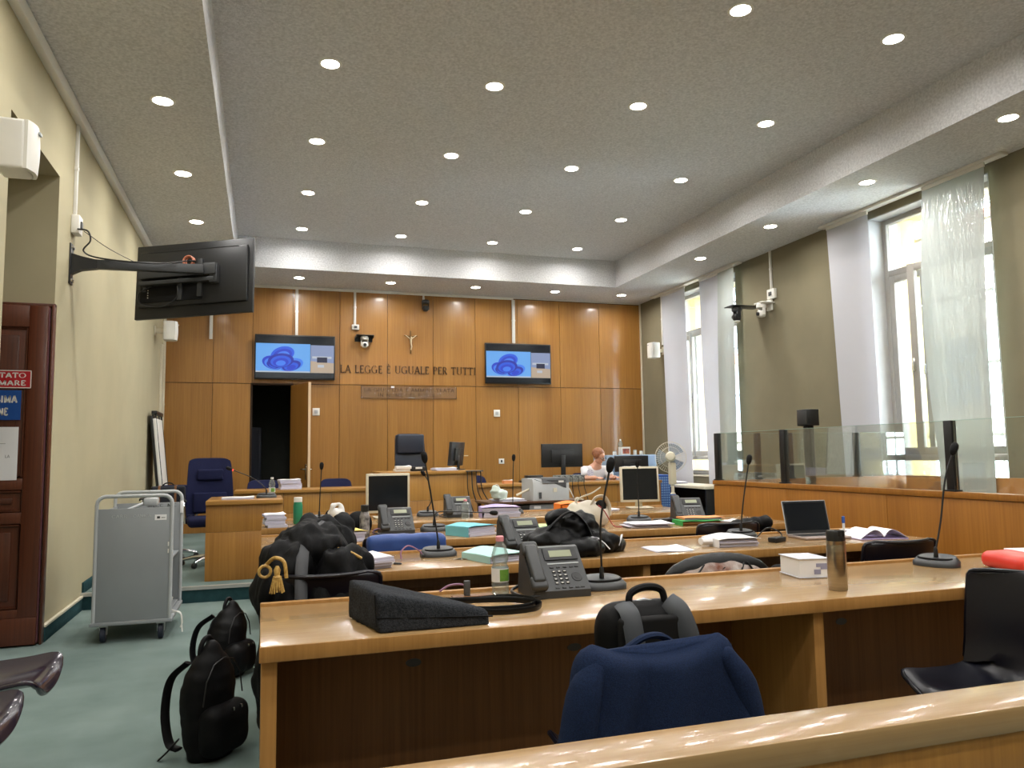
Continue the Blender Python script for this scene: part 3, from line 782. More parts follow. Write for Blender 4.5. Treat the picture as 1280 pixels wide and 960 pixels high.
# chairs face +y (towards the bench), so their backs are turned to the viewer: local +y back => rotate by pi
sc = make_shell_chair(M['shell_navy'], 'navy shell chair tucked sideways under the desk by the red folder', 'shell chairs at the desks')
sc.location = (2.47, 2.13, 0); sc.rotation_euler = (0, 0, math.radians(-82))
dup(sc, (3.12, 3.42, 0), PI, 'dark shell chair pushed up to the desk behind the open book')
dup(sc, (.24, 3.44, 0), PI, 'dark shell chair buried under the black gown')
jc = dup(sc, (.985, 2.06, 0), PI, 'shell chair hidden under the navy jacket'); jc.scale = (.66, 1, .93)
dup(sc, (2.92, 4.66, 0), PI, 'dark blue shell chair behind the rolled papers and round microphone base')
dup(sc, (.79, 4.74, 0), PI, 'shell chair under the royal blue jacket')
bs = thing('beam_seating', 'shiny plum plastic seats on a beam along the cream wall', 'seating', (-1.0, 3.53, 0), math.radians(90))
pc = make_shell_chair(M['shell'], 'x', None)
for k in range(3):
    for ch in [c_ for c_ in pc.children if c_.name.startswith('seat_shell')]:
        c_ = ch.copy(); C.objects.link(c_); c_.parent = bs; c_.location = (-k*.56, .02, .45)
        for g_ in ch.children: d_ = g_.copy(); C.objects.link(d_); d_.parent = c_
for ch in list(pc.children_recursive)+[pc]: bpy.data.objects.remove(ch)
b = MB(); b.box(-1.35, .10, .36, .2, .16, .42, .005); obj('beam', b, M['black'], bs)
for x in (-1.1, -.3):
    b = MB(); b.box(x-.025, .11, .03, x+.025, .15, .36, .004); b.box(x-.03, -.02, 0, x+.03, .34, .03, .006); obj('support', b, M['black'], bs)
# torn-cover chair back at the second desk
t = thing('padded_chair', 'padded black chair with a torn cover showing white and rust lining', 'chair', (2.10, 3.42, 0))
b = MB(); b.ell((0, -.10, .70), (.30, .055, .118), 24); o = soft('backrest', b, M['leather'], t, .012, 4)
b = MB()
def tornf(u, v):
    s = 2*u-1; x = s*.24; z = .705+v*.072*(1-.8*s*s)+.005*math.sin(u*23)
    k = max(0, 1-(x/.30)**2-((z-.70)/.118)**2)
    return Vector((x, -.10-.055*math.sqrt(k)-.003+.002*math.sin(u*40+v*9), z))
b.grid(tornf, 30, 6, 0); M['torn'] = mat('torn_lining', (222, 216, 212), .8, rgb2=(130, 70, 44), scale=11, bump=.5, bscale=30)
obj('torn_cover', b, M['torn'], o)
b = MB(); b.tube([(-.275, -.12, .70), (-.1, -.152, .695), (.1, -.152, .70), (.27, -.12, .712)], .008, 6); obj('piping', b, M['white_old'], o)
b = MB()
for x0, x1 in ((-.17, -.10), (-.06, .03), (.08, .12), (.18, .14)): b.tube([(x0, -.150, .708), ((x0+x1)/2, -.152, .735), (x1, -.142, .768)], .005, 6)
obj('strap', b, M['black'], o)
b = MB(); b.box(-.23, -.08, .43, .23, .34, .50, .03, 3); obj('seat', b, M['leather'], t)
for sx in (-1, 1):
    b = MB(); b.tube([(sx*.2, -.07, .0), (sx*.2, -.07, .45), (sx*.2, -.09, .66)], .012, 8); obj('leg', b, M['black'], t)
    b = MB(); b.tube([(sx*.2, .32, .0), (sx*.2, .30, .44)], .012, 8); obj('leg', b, M['black'], t)

def make_office_chair(label, bh=.62, group=None, m=None, width=.50, head=True):
    m = m or M['navy_seat']
    t = thing('office_chair', label, 'office chair', (0, 0, 0), 0, group)
    b = MB(); b.box(-.25, -.25, .43, .25, .23, .53, .04, 4); obj('seat', b, m, t)
    b = MB()
    def f(u, v):
        s = 2*u-1; hw = width/2*(1-.10*v**2)*(.97 if v > .97 or v < .03 else 1)
        return Vector((s*hw, .22+.10*v-.03*s*s*1.2-.035*math.sin(v*PI), .55+bh*v-.03*v*s**6))
    b.grid(f, 16, 14, .07, (0, 1, .05))
    o = obj('backrest', b, m, t, 50)
    if head:
        b = MB(); b.box(-.14, .20, .55+bh*.60, .14, .245, .55+bh*.80, .02, 3); obj('headrest_pad', b, m, o)
        b = MB(); b.box(-.18, .165, .56, .18, .21, .55+bh*.38, .02, 3); obj('lumbar_pad', b, m, o)
    for sx in (-1, 1):
        b = MB(); b.tube([(sx*.24, .18, .46), (sx*.29, .18, .52), (sx*.29, .16, .68), (sx*.29, -.12, .70), (sx*.29, -.15, .66), (sx*.27, -.14, .47)], .016, 8); a = obj('armrest', b, M['chrome'], t)
        b = MB(); b.box(sx*.29-.03, -.13, .69, sx*.29+.03, .15, .725, .012); obj('arm_pad', b, M['black'], a)
    b = MB(); b.lathe([(.03, .10), (.03, .30), (.022, .30), (.022, .43)], 12); obj('gas_column', b, M['chrome'], t)
    b = MB()
    for k in range(5):
        a = 2*PI*k/5+.3; b.tube([(0, 0, .10), (.18*math.cos(a), .18*math.sin(a), .09), (.30*math.cos(a), .30*math.sin(a), .065)], [.028, .022, .016], 8)
    obj('star_base', b, M['chrome'], t)
    for k in range(5):
        a = 2*PI*k/5+.3; b = MB(); b.lathe([(.0, -.02), (.026, -.02), (.03, -.014), (.03, .014), (.026, .02), (0, .02)], 14, Matrix.Translation((.30*math.cos(a), .30*math.sin(a), .0305)) @ Matrix.Rotation(a, 4, 'Z') @ Matrix.Rotation(PI/2, 4, 'X')); obj('caster', b, M['black'], t)
    return t
oc = make_office_chair('large navy office chair beside the oak side desk', .62)
oc.location = (-.53, 9.28, PZ); oc.rotation_euler = (0, 0, math.radians(8))
lc = make_office_chair('low navy chair behind the long oak bench, its back just showing', .30, 'navy chairs behind the bench', head=False, width=.46)
lc.location = (.02, 11.25, PZ)
dup(lc, (1.02, 11.25, PZ)); dup(lc, (3.05, 11.25, PZ))
dup(lc, (-1.02, 9.95, PZ), 0, 'low navy chair with the briefcase on it behind the trolley')
ec = make_office_chair('high backed black leather chair behind the raised bench', .94, None, M['navy_leather'], .46, False)
ec.location = (2.05, 11.0, PZ)
b = MB(); b.box(-.20, .195, 1.20, .20, .26, 1.48, .025, 3); obj('headrest_pad', b, M['navy_leather'], ec)

# ------------------------------------------------------------------ televisions
def wall_tv(x, z, w, h, lab):
    t = thing('wall_television', lab, 'television', (x, YB-.024, z), 0, None)
    b = MB(); b.box(-.2, -.06, -.12, .2, 0, .12, .005); obj('wall_bracket', b, M['black'], t)
    b = MB(); b.box(-w/2, -.11, -h/2, w/2, -.06, h/2, .008); o = obj('casing', b, M['black'], t)
    y = -.1105
    def flat(name, pts, m, lift, par): 
        q = MB(); q.poly([(px*w, y-lift, pz*h) for px, pz in pts]); return obj(name, q, m, par)
    def disc(cx, cz, rx, rz_, rot=0, n=40, a0=0, a1=360):
        out = []
        for i in range(n):
            a = math.radians(a0+(a1-a0)*i/(n if a1-a0 == 360 else n-1)); u, v = rx*math.cos(a), rz_*math.sin(a); cr, sr = math.cos(rot), math.sin(rot)
            out.append((cx+u*cr-v*sr*.56, cz+u*sr*1.78+v*cr))
        return out
    sc_ = flat('screen', [(-.485, -.47), (.485, -.47), (.485, .47), (-.485, .47)], M['screen_off'], .0005, o)
    pic = flat('picture', [(-.485, -.345), (.185, -.345), (.185, .30), (-.485, .30)], M['pic_sky'], .001, t)
    flat('taskbar', [(-.485, -.345), (.185, -.345), (.185, -.315), (-.485, -.315)], M['pic_pale'], .0012, pic)
    # plain abstract blue lobes
    for i, (cx, cz, rx, rz_, ro) in enumerate([(-.16, .06, .15, .17, .30), (-.27, -.13, .14, .15, -.2), (-.05, -.17, .15, .14, .25), (-.18, -.08, .16, .16, .1)]):
        for j, k in enumerate((1.0, .80, .60, .38)):
            pts = [(p, max(-.314, q_)) for p, q_ in disc(cx, cz-.02*j, rx*k, rz_*k, ro)]
            flat('lobe', pts, M['pic_b'][(j+i) % 4], .0014+.0003*(i*4+j)/4, pic)
    ins = flat('inset_picture', [(.19, -.345), (.485, -.345), (.485, .28), (.19, .28)], M['pic_room'], .001, t)
    flat('inset_floor', [(.19, -.345), (.485, -.345), (.485, -.12), (.19, -.08)], M['pic_wood'], .0012, ins)
    flat('inset_bench', [(.21, -.02), (.455, -.02), (.455, .03), (.21, .03)], M['pic_pale'], .0014, ins)
    flat('inset_screen', [(.27, -.11), (.40, -.11), (.40, .01), (.27, .01)], M['pic_navy'], .0018, ins)
    flat('inset_papers', [(.28, -.22), (.36, -.22), (.36, -.16), (.28, -.16)], M['pic_pale'], .0018, ins)
    q = MB(); q.box(-.03*w, -.109, -h/2-.006, .03*w, -.09, -h/2+.001, .002); obj('sensor', q, M['dgrey'], t)
    return t
M['pic_sky'] = emit('screen_sky', (104, 176, 250), .8); M['pic_pale'] = emit('screen_pale', (206, 214, 226), .7)
M['pic_b'] = [emit('screen_blue', c, .8) for c in ((26, 92, 236), (16, 60, 214), (60, 130, 250), (10, 40, 176))]
M['pic_room'] = emit('screen_room', (150, 166, 206), .7); M['pic_wood'] = emit('screen_wood', (206, 184, 160), .7); M['pic_navy'] = emit('screen_navy', (20, 28, 70), .6)
wall_tv(.495, 2.955, 1.28, .74, 'black wall television with a blue screen above the open door')
wall_tv(4.375, 2.935, 1.25, .73, 'black wall television with a blue screen right of the lettering')

# television on the swivel arm, seen from behind
t = thing('arm_television', 'black television on a long swivel arm from the cream wall, back turned', 'television', (XL, 6.93, 2.55))
b = MB(); b.box(0, -.05, .17, .012, .05, .50, .003); obj('wall_plate', b, M['black'], t)
for z in (.20, .47):
    for y in (-.03, .03): b = MB(); b.lathe([(0, 0), (.012, 0), (.012, .012), (0, .014)], 8, Matrix.Translation((.012, y, z)) @ Matrix.Rotation(PI/2, 4, 'Y')); obj('bolt', b, M['chrome'], t)
b = MB(); b.prism([(.012, .25), (.012, .42), (.08, .40), (.20, .375), (.20, .305), (.08, .285)], 'Y', -.03, .03); obj('shoulder', b, M['black'], t)
b = MB(); b.box(.18, -.028, .305, 1.0, .028, .38, .004, M=Matrix.Translation((.18, 0, .34)) @ Matrix.Rotation(math.radians(-2), 4, 'Y') @ Matrix.Rotation(math.radians(6), 4, 'Z') @ Matrix.Translation((-.18, 0, -.34))); obj('arm', b, M['charcoal'], t)
tvM = Matrix.Translation((.91, .24, .32)) @ Matrix.Rotation(math.radians(-24.6), 4, 'Z') @ Matrix.Rotation(math.radians(-5), 4, 'X') @ Matrix.Rotation(math.radians(-2.0), 4, 'Y')
def tvbox(*a, **k): b.box(*a, M=tvM, **k)
b = MB(); tvbox(-.54, .0, -.335, .54, .035, .335, bev=.006); o = obj('casing', b, M['black'], t)
b = MB(); tvbox(-.50, -.03, -.24, .50, .001, .27, bev=.02); tvbox(-.42, -.032, .255, .42, -.028, .262); obj('rear_cover', b, M['black'], t)
b = MB(); tvbox(-.475, -.036, -.20, .10, -.028, .0, bev=.004); obj('connector_bay', b, M['black_soft'], t)
b = MB()
for i in range(7): tvbox(-.405, -.038, -.16+i*.022, -.397, -.036, -.152+i*.022)
obj('port', b, M['white'], t)
b = MB(); tvbox(-.45, -.038, -.10, -.42, -.036, -.0); obj('sticker', b, M['dgrey'], t)
b = MB(); tvbox(-.46, -.10, .0, .24, -.03, .10, bev=.004); tvbox(-.46, -.09, -.055, .22, -.03, -.02, bev=.004)
tvbox(.18, -.085, -.07, .25, -.03, .10, bev=.004)
tvbox(-.12, -.06, -.2, -.08, -.03, .14, bev=.003); tvbox(.06, -.06, -.18, .10, -.03, .16, bev=.003)
obj('mount_bracket', b, M['charcoal'], t)
b = MB(); b.tube([tvM @ Vector(p) for p in arc((-.02, -.07, .14), .045, 0, 340, 16)], .009, 6); b.tube([tvM @ Vector(p) for p in arc((-.01, -.055, .14), .04, 0, 340, 16)], .008, 6); obj('coiled_cable', b, M['copper'], t)
b = MB(); b.tube([tvM @ Vector(p) for p in bez([(-.35, -.045, -.05), (-.47, -.06, -.12), (-.44, -.06, -.22), (-.25, -.06, -.25), (-.12, -.06, -.18), (-.11, -.07, -.08)])], .006, 6)
b.tube(bez([(.05, -.03, .62), (.13, -.06, .60), (.15, -.06, .52), (.10, -.04, .44), (.22, -.03, .39), (.62, -.06, .365), (.86, .1, .44), (.92, .16, .46)]), .007, 6)
b.tube(bez([(.10, -.05, .60), (.3, -.05, .46), (.55, .2, .38), (.68, .3, .36)]), .003, 6); obj('cable', b, M['black'], t)

def conduit(name, lab, x0, y0, z0, x1, y1, z1, m='white'):
    t = thing(name, lab, 'cable duct', (x0, y0, z0)); b = MB(); b.box(0, 0, 0, x1-x0, y1-y0, z1-z0, .003); obj('channel', b, M[m], t)
    b = MB(); b.box(-.004 if x1-x0 > .01 else 0, -.004, (z1-z0)*.5, x1-x0+.004, y1-y0+.0, (z1-z0)*.5+.03, .002); obj('joint_clip', b, M[m], t)
conduit('cable_duct', 'white cable duct above the swivel arm television', XL, 6.95, 3.29, XL+.025, 6.985, ZS-.101)
conduit('cable_duct', 'white cable duct from the ceiling to the television above the open door', .49, YB-.05, 3.33, .535, YB-.023, ZS-.046)
conduit('cable_duct', 'white cable duct above the white dome camera', 1.45, YB-.05, 3.55, 1.49, YB-.023, ZS-.046)
conduit('cable_duct', 'short white duct above the black dome camera', 2.645, YB-.05, 3.98, 2.675, YB-.023, ZS-.046)
conduit('cable_duct', 'wide white cable duct above the television right of the lettering', 4.29, YB-.055, 3.32, 4.345, YB-.023, ZS-.046)
conduit('cable_duct', 'short white duct hanging on the panelling left of the televisions', -.845, YB-.05, 3.23, -.795, YB-.023, ZS-.046)
conduit('cable_duct', 'tall cream cable duct in the corner by the flip chart', XL, 12.75, PZ+.1, XL+.03, 12.82, 3.06, 'white_old')
conduit('cable_duct', 'second cream cable duct beside the corner', XL, 13.10, PZ+.1, XL+.03, 13.17, ZS-.101, 'white_old')
conduit('cable_duct', 'white duct above the pair of cameras on the olive wall', XR-.025, 9.21, 3.60, XR, 9.245, ZS-.002)
conduit('cable_duct', 'white duct in the corner above the white wall speaker', XR-.025, 12.40, 3.25, XR, 12.435, ZS-.002)
def jbox(lab, x, y, z, sx, sy, sz, face):
    t = thing('junction_box', lab, 'junction box', (x, y, z)); b = MB(); b.box(0, 0, 0, sx, sy, sz, .006); obj('housing', b, M['white'], t)
    b = MB()
    if face == 'Y': b.box(sx*.3, -.012, sz*.3, sx*.7, .0, sz*.7, .003)
    elif face == 'X': b.box(sx, sy*.3, sz*.3, sx+.012, sy*.7, sz*.7, .003)
    else: b.box(-.012, sy*.3, sz*.3, 0, sy*.7, sz*.7, .003)
    obj('socket', b, M['dgrey'], t)
jbox('white junction box above the swivel arm bracket', XL, 6.90, 3.14, .06, .13, .15, 'X')
jbox('white junction box above the white dome camera', 1.42, YB-.075, 3.46, .12, .052, .09, 'Y')
jbox('white junction box above the pair of cameras', XR-.05, 9.13, 3.46, .05, .16, .14, 'W')

def white_speaker(lab, loc, rz, sc=1.0):
    t = thing('wall_speaker', lab, 'loudspeaker', loc, rz)
    # faces local -y, wall bracket behind at +y
    b = MB(); b.box(-.10, -.02, -.14, .10, .13, .14, .02, 4); o = obj('cabinet', b, M['white'], t)
    b = MB(); b.grid(lambda u, v: Vector(((u-.5)*.19, -.03-.035*(1-(2*u-1)**2)*(1-.3*(2*v-1)**2), (v-.5)*.27)), 12, 10, .02, (0, 1, 0)); obj('grille', b, M['white'], o)
    b = MB(); b.box(-.02, -.072, .085, .02, -.060, .10, .002); obj('badge', b, M['tube_metal'], o)
    b = MB(); b.box(-.025, .12, -.03, .025, .24, .03, .004); b.box(-.05, .235, -.07, .05, .246, .07, .003); obj('bracket', b, M['white_old'], t)
    return t
white_speaker('big white wall speaker beside the passage opening', (XL+.237, 4.74, 3.01), math.radians(90))
white_speaker('small white wall speaker in the far corner by the cable ducts', (XL+.247, 12.05, 3.15), math.radians(90))
white_speaker('white wall speaker on the olive wall by the far curtain', (XR-.247, 12.42, 3.14), math.radians(-90))

# cameras
def dome(lab, loc, rz, m1, shelf=True):
    t = thing('dome_camera', lab, 'camera', loc, rz)
    if shelf:
        b = MB(); b.box(-.15, -.10, .10, .15, .14, .112, .003); b.box(-.15, -.10, .07, -.14, .14, .10); b.box(.14, -.10, .07, .15, .14, .10); b.box(-.15, .13, .02, .15, .14, .10); obj('shelf_bracket', b, M['black'], t)
    b = MB(); b.lathe([(.055, .098), (.07, .08), (.07, .04), (.06, .03)], 20); obj('base', b, m1, t)
    b = MB(); b.box(-.062, -.02, -.07, -.045, .03, .04, .006); b.box(.045, -.02, -.07, .062, .03, .04, .006); obj('yoke', b, m1, t)
    b = MB(); b.box(-.044, -.055, -.10, .044, .05, .0, .025, 3); o = obj('head', b, m1, t)
    b = MB(); b.lathe([(0, 0), (.026, 0), (.028, .02), (.03, .025)], 16, Matrix.Translation((0, -.072, -.055)) @ Matrix.Rotation(-PI/2, 4, 'X')); obj('lens', b, M['black'], o)
    return t
dome('white pan tilt camera under a black shelf on the panelling', (1.62, YB-.165, 3.24), 0, M['white'])
t = dome('black dome camera under the ceiling above the crucifix', (2.68, YB-.12, 3.92), 0, M['black'], False)
b = MB(); b.box(-.05, 0, .04, .05, .097, .10, .004); obj('wall_mount', b, M['black'], t)
t = dome('white pan tilt camera on the olive wall', (XR-.16, 9.28, 3.30), math.radians(-90), M['white'], False)
b = MB(); b.box(-.10, -.05, .098, .10, .16, .115, .004); b.box(-.06, .13, -.0, .06, .159, .16, .01); obj('wall_mount', b, M['white'], t)
t = dome('black pan tilt camera on a black shelf beside the white one', (XR-.42, 9.50, 3.28), math.radians(-90), M['black'], False)
b = MB(); b.box(-.13, -.12, .098, .10, .38, .112, .004); obj('shelf_bracket', b, M['black'], t)
b = MB(); b.lathe([(.045, -.105), (.045, -.12), (.02, -.13)], 16); obj('ring', b, M['white'], t)

# crucifix
t = thing('crucifix', 'small wooden crucifix with pale figure above the lettering', 'crucifix', (2.432, YB-.024, 3.08))
b = MB(); b.box(-.01, -.02, 0, .01, 0, .40, .002); o = obj('upright', b, M['bronze'], t)
b = MB(); b.tube([(-.115, -.012, .315), (0, -.012, .30), (.115, -.012, .315)], .009, 6); obj('crossbar', b, M['bronze'], t)
b = MB()
b.tube([(0, -.03, .06), (.012, -.035, .12), (0, -.032, .18), (0, -.032, .245)], [.008, .011, .014, .018], 8)
b.tube([(-.095, -.028, .318), (-.05, -.032, .285), (0, -.034, .245), (.05, -.032, .285), (.095, -.028, .318)], [.005, .007, .010, .007, .005], 8)
b.ell((.006, -.04, .275), (.014, .014, .018), 10)
obj('figure', b, mat('ivory_figure', (214, 196, 160), .5), t)
# lettering
t = thing('wall_lettering', 'dark bronze capitals spelling the motto across the panelling', 'lettering', (1.23, YB-.024, 2.725))
txt = 'LA LEGGE È UGUALE PER TUTTI'; h = .132; wx = 2.37/(text_w(txt)*h); x = 0
for c_ in txt:
    if c_ != ' ':
        b = MB(); glyph(b, c_, 0, -.012, 0, h, wx, .012, None); o = obj('letter', b, M['letters'], t); o.location = (x, 0, 0)
    x += adv(c_)*h*wx
t = thing('motto_plaque', 'clear plaque with small engraved capitals below the motto', 'plaque', (1.58, YB-.024, 2.295))
b = MB(); b.box(0, -.014, 0, 1.665, -.008, .205, .002); obj('plate', b, glass('clear_acrylic', (255, 255, 255), .05, haze=.03), t)
b = MB()
for a in ((0, -.002, 1.665, .003), (0, .203, 1.665, .207)): b.box(a[0], -.015, a[1], a[2], -.007, a[3])
for a in (0, 1.661): b.box(a, -.015, 0, a+.004, -.007, .205)
obj('border', b, M['letters'], t)
b = MB(); write(b, 'LA GIUSTIZIA È AMMINISTRATA', .05, -.0165, .115, .062, 1.57, .002, sans=.13); write(b, 'IN NOME DEL POPOLO', .28, -.0165, .025, .062, 1.1, .002, sans=.13); obj('lettering', b, mat('engraved_grey', (84, 58, 28), .5), t)['kind'] = 'stuff'
for x in (.01, .83, 1.655):
    for z in (.012, .193):
        b = MB(); b.lathe([(0, 0), (.008, 0), (.008, .008), (0, .010)], 10, Matrix.Translation((x, 0, z)) @ Matrix.Rotation(PI/2, 4, 'X')); obj('screw', b, M['chrome'], t)
t = thing('paper_scrap', 'tiny white slip stuck on top of the clear plaque', 'paper', (2.09, YB-.0395, 2.475)); b = MB(); b.box(0, -.001, 0, .055, 0, .03, .0003, 1); obj('slip', b, M['paper'], t)
# thermostats and socket
for x, z, lab in ((.84, 2.06, 'white square wall control beside the open oak door'), (3.985, 2.045, 'white square wall control under the television right of the lettering')):
    t = thing('wall_control', lab, 'wall control', (x, YB-.024, z)); b = MB(); b.box(-.058, -.012, -.062, .058, 0, .062, .005); o = obj('plate', b, M['white'], t)
    b = MB(); b.box(-.03, -.018, -.03, .03, -.012, .03, .006); obj('dial', b, M['tube_metal'], o)
t = thing('wall_socket', 'white wall socket on the panelling above the low bench', 'socket', (4.06, YB-.024, 1.19)); b = MB(); b.box(-.05, -.012, -.045, .05, 0, .045, .005); o = obj('plate', b, M['white'], t)
b = MB(); b.box(-.015, -.016, -.022, .015, -.012, .022, .003); obj('insert', b, M['black'], o)
# motif plate
t = thing('label_strip', 'thin pale strip on the panelling near the central monitor', 'label', (3.40, YB-.024, 1.29)); b = MB(); b.box(-.05, -.002, 0, .05, 0, .014, .0005, 1); obj('strip', b, M['white_old'], t)
# ------------------------------------------------------------------ trolley
t = thing('file_trolley', 'grey steel file trolley with tubular handles by the cream wall', 'trolley', (-1.13, 6.28, 0))
TW, TL = .50, .74
for nm, y in (('near', 0), ('far', TL)):
    b = MB(); b.tube([(0, y, .14), (0, y, .98)]+[(.06-.06*math.cos(a), y, .98+.06*math.sin(a)) for a in (.4, .8, 1.2, PI/2)]+[(TW-.06+.06*math.sin(a), y, .98+.06*math.cos(a)) for a in (0, .4, .8, 1.2, PI/2)]+[(TW, y, .14)], .0135, 10)
    o = obj('handle_frame', b, M['tube_metal'], t)
    b = MB(); b.box(.012, y-.006, .15, TW-.012, y+.006, .95, .002); p = obj('side_plate', b, M['grey_metal'], t)
    if nm == 'near':
        b = MB(); write(b, 'CARR', .10, y-.0075, .885, .022, .10, .001, sans=.14); write(b, 'OANICA', .24, y-.0075, .885, .022, .12, .001, sans=.14); obj('lettering', b, M['tube_metal'], p)['kind'] = 'stuff'
        b = MB(); b.box(.385, y-.0075, .86, .465, y-.006, .90); obj('label_sticker', b, M['paper'], p)
        b = MB(); b.box(.40, y-.0085, .872, .42, y-.0075, .888); b.box(.43, y-.0085, .876, .455, y-.0075, .88); obj('label_print', b, M['charcoal'], p)
        b = MB()
        for z in (.67, .62): b.box(.478, y-.0145, z, .486, y-.0125, z+.03)
        obj('tape', b, M['white'], p)['kind'] = 'stuff'
    else:
        b = MB(); write(b, 'MECC', .24, y-.0075, .915, .024, .12, .001, sans=.16); write(b, 'NIC', .39, y-.0075, .915, .024, .07, .001, sans=.16); obj('lettering', b, M['charcoal'], p)['kind'] = 'stuff'
        b = MB(); b.box(TW-.01, y-.03, .86, TW+.012, y-.01, .96, .002); obj('tag', b, M['paper'], p)
for z in (.165, .56, .93):
    b = MB(); b.box(.014, .007, z-.012, TW-.014, TL-.007, z, .002)
    if z < .9: obj('shelf', b, M['grey_metal'], t)
    else:
        b = MB(); b.box(.014, .007, z-.14, .02, TL-.007, z, .001); obj('side_rail', b, M['grey_metal'], t)
b = MB(); b.box(-.02, -.02, .125, TW+.02, TL+.02, .15, .006); obj('chassis', b, M['grey_metal'], t)
for x in (.06, TW-.06):
    for y in (.05, TL-.05):
        b = MB(); b.box(x-.03, y-.035, .112, x+.03, y+.035, .126, .003); b.prism([(y-.02, .112), (y+.03, .112), (y+.015, .055), (y-.01, .055)], 'X', x-.025, x-.020); b.prism([(y-.02, .112), (y+.03, .112), (y+.015, .055), (y-.01, .055)], 'X', x+.020, x+.025); o = obj('caster_fork', b, M['alu'], t)
        b = MB(); b.lathe([(.0, -.018), (.05, -.018), (.058, -.012), (.058, .012), (.05, .018), (0, .018)], 20, Matrix.Translation((x, y, .0585)) @ Matrix.Rotation(PI/2, 4, 'Y')); obj('wheel', b, mat('blue_black_rubber', (28, 34, 50), .6), o)
        b = MB(); b.lathe([(0, -.0195), (.03, -.0195), (.03, .0195), (0, .0195)], 16, Matrix.Translation((x, y, .0585)) @ Matrix.Rotation(PI/2, 4, 'Y')); obj('hub', b, M['dgrey'], o)
t = thing('power_strip', 'white power strip with a dangling cable on the trolley', 'power strip', (-.70, 6.36, .1655)); b = MB(); b.box(-.05, -.02, 0, .05, .25, .12, .01); obj('housing', b, M['white'], t)
b = MB(); b.tube(bez([(.04, -.02, .10), (.055, -.05, .07), (.08, -.02, .03), (.14, -.03, .0), (.15, -.03, -.08), (.155, -.04, -.13)]), .005, 6); b.tube(bez([(.05, .02, .06), (.08, -.01, .12), (.06, -.03, .02), (.13, .0, .01), (.15, .0, -.06), (.14, -.02, -.10)]), .005, 6); obj('cable', b, M['white'], t)
t = thing('angle_lamp_arm', 'folded grey lamp arm lying across the trolley top', 'lamp', (-1.0, 6.5, .561)); 
b = MB(); b.tube([(-.05, 0, .02), (.0, .1, .35), (.12, .2, .40), (.20, .12, .42)], .014, 8); b.box(.14, .03, .39, .24, .16, .45, .015); b.box(-.10, -.06, 0, .02, .06, .02, .004); obj('arm', b, M['tube_metal'], t)
t = thing('open_box', 'orange cardboard box standing in the trolley', 'box', (-1.02, 6.52, .1655)); b = MB(); b.box(-.07, .10, 0, .12, .38, .36, .004); obj('carton', b, M['brown_card'], t)
b = MB(); b.box(-.06, .12, .36, .11, .36, .364); obj('lid', b, M['salmon'], t)

# briefcase on low chair behind the trolley
t = thing('briefcase', 'dark blue briefcase with tan straps behind the trolley', 'bag', (-1.02, 9.72, PZ+.531))
b = MB(); b.box(-.18, -.06, 0, .18, .06, .33, .03, 4); obj('body', b, mat('blue_black_canvas', (30, 34, 46), .8), t)
for x in (-.09, .08):
    b = MB(); b.box(x-.012, -.064, .02, x+.012, .064, .334, .004); obj('strap', b, mat('tan_leather', (140, 96, 62), .5), t)
b = MB(); b.tube(arc((0, 0, .325), .06, 0, 180, 10, ry=.04), .008, 6); obj('handle', b, M['leather'], t)
# folded flip chart in the corner
t = thing('flip_chart', 'folded flip chart easel leaning in the corner', 'easel', (-1.19, 11.9, PZ))
R_ = Matrix.Rotation(math.radians(-6), 4, 'Y')
b = MB(); b.box(.10, -.35, .55, .14, .35, 1.74, .004, M=R_ @ Matrix.Translation((-.16, 0, 0))); obj('board', b, M['white'], t)
b = MB(); b.box(.065, -.36, .55, .10, .36, 1.78, .004, M=R_ @ Matrix.Translation((-.16, 0, 0))); obj('backing', b, M['black'], t)
for y in (-.33, .33):
    b = MB(); b.tube([(-.02, y, 0.012), (-.215, y, 1.80)], .012, 8); obj('leg', b, M['black'], t)
    b = MB(); b.tube([(-.10, y, 0.012), (-.245, y, 1.80)], .012, 8); obj('leg', b, M['black'], t)
b = MB(); b.box(-.26, -.36, 1.78, -.19, .36, 1.83, .006); obj('clamp', b, M['black'], t)

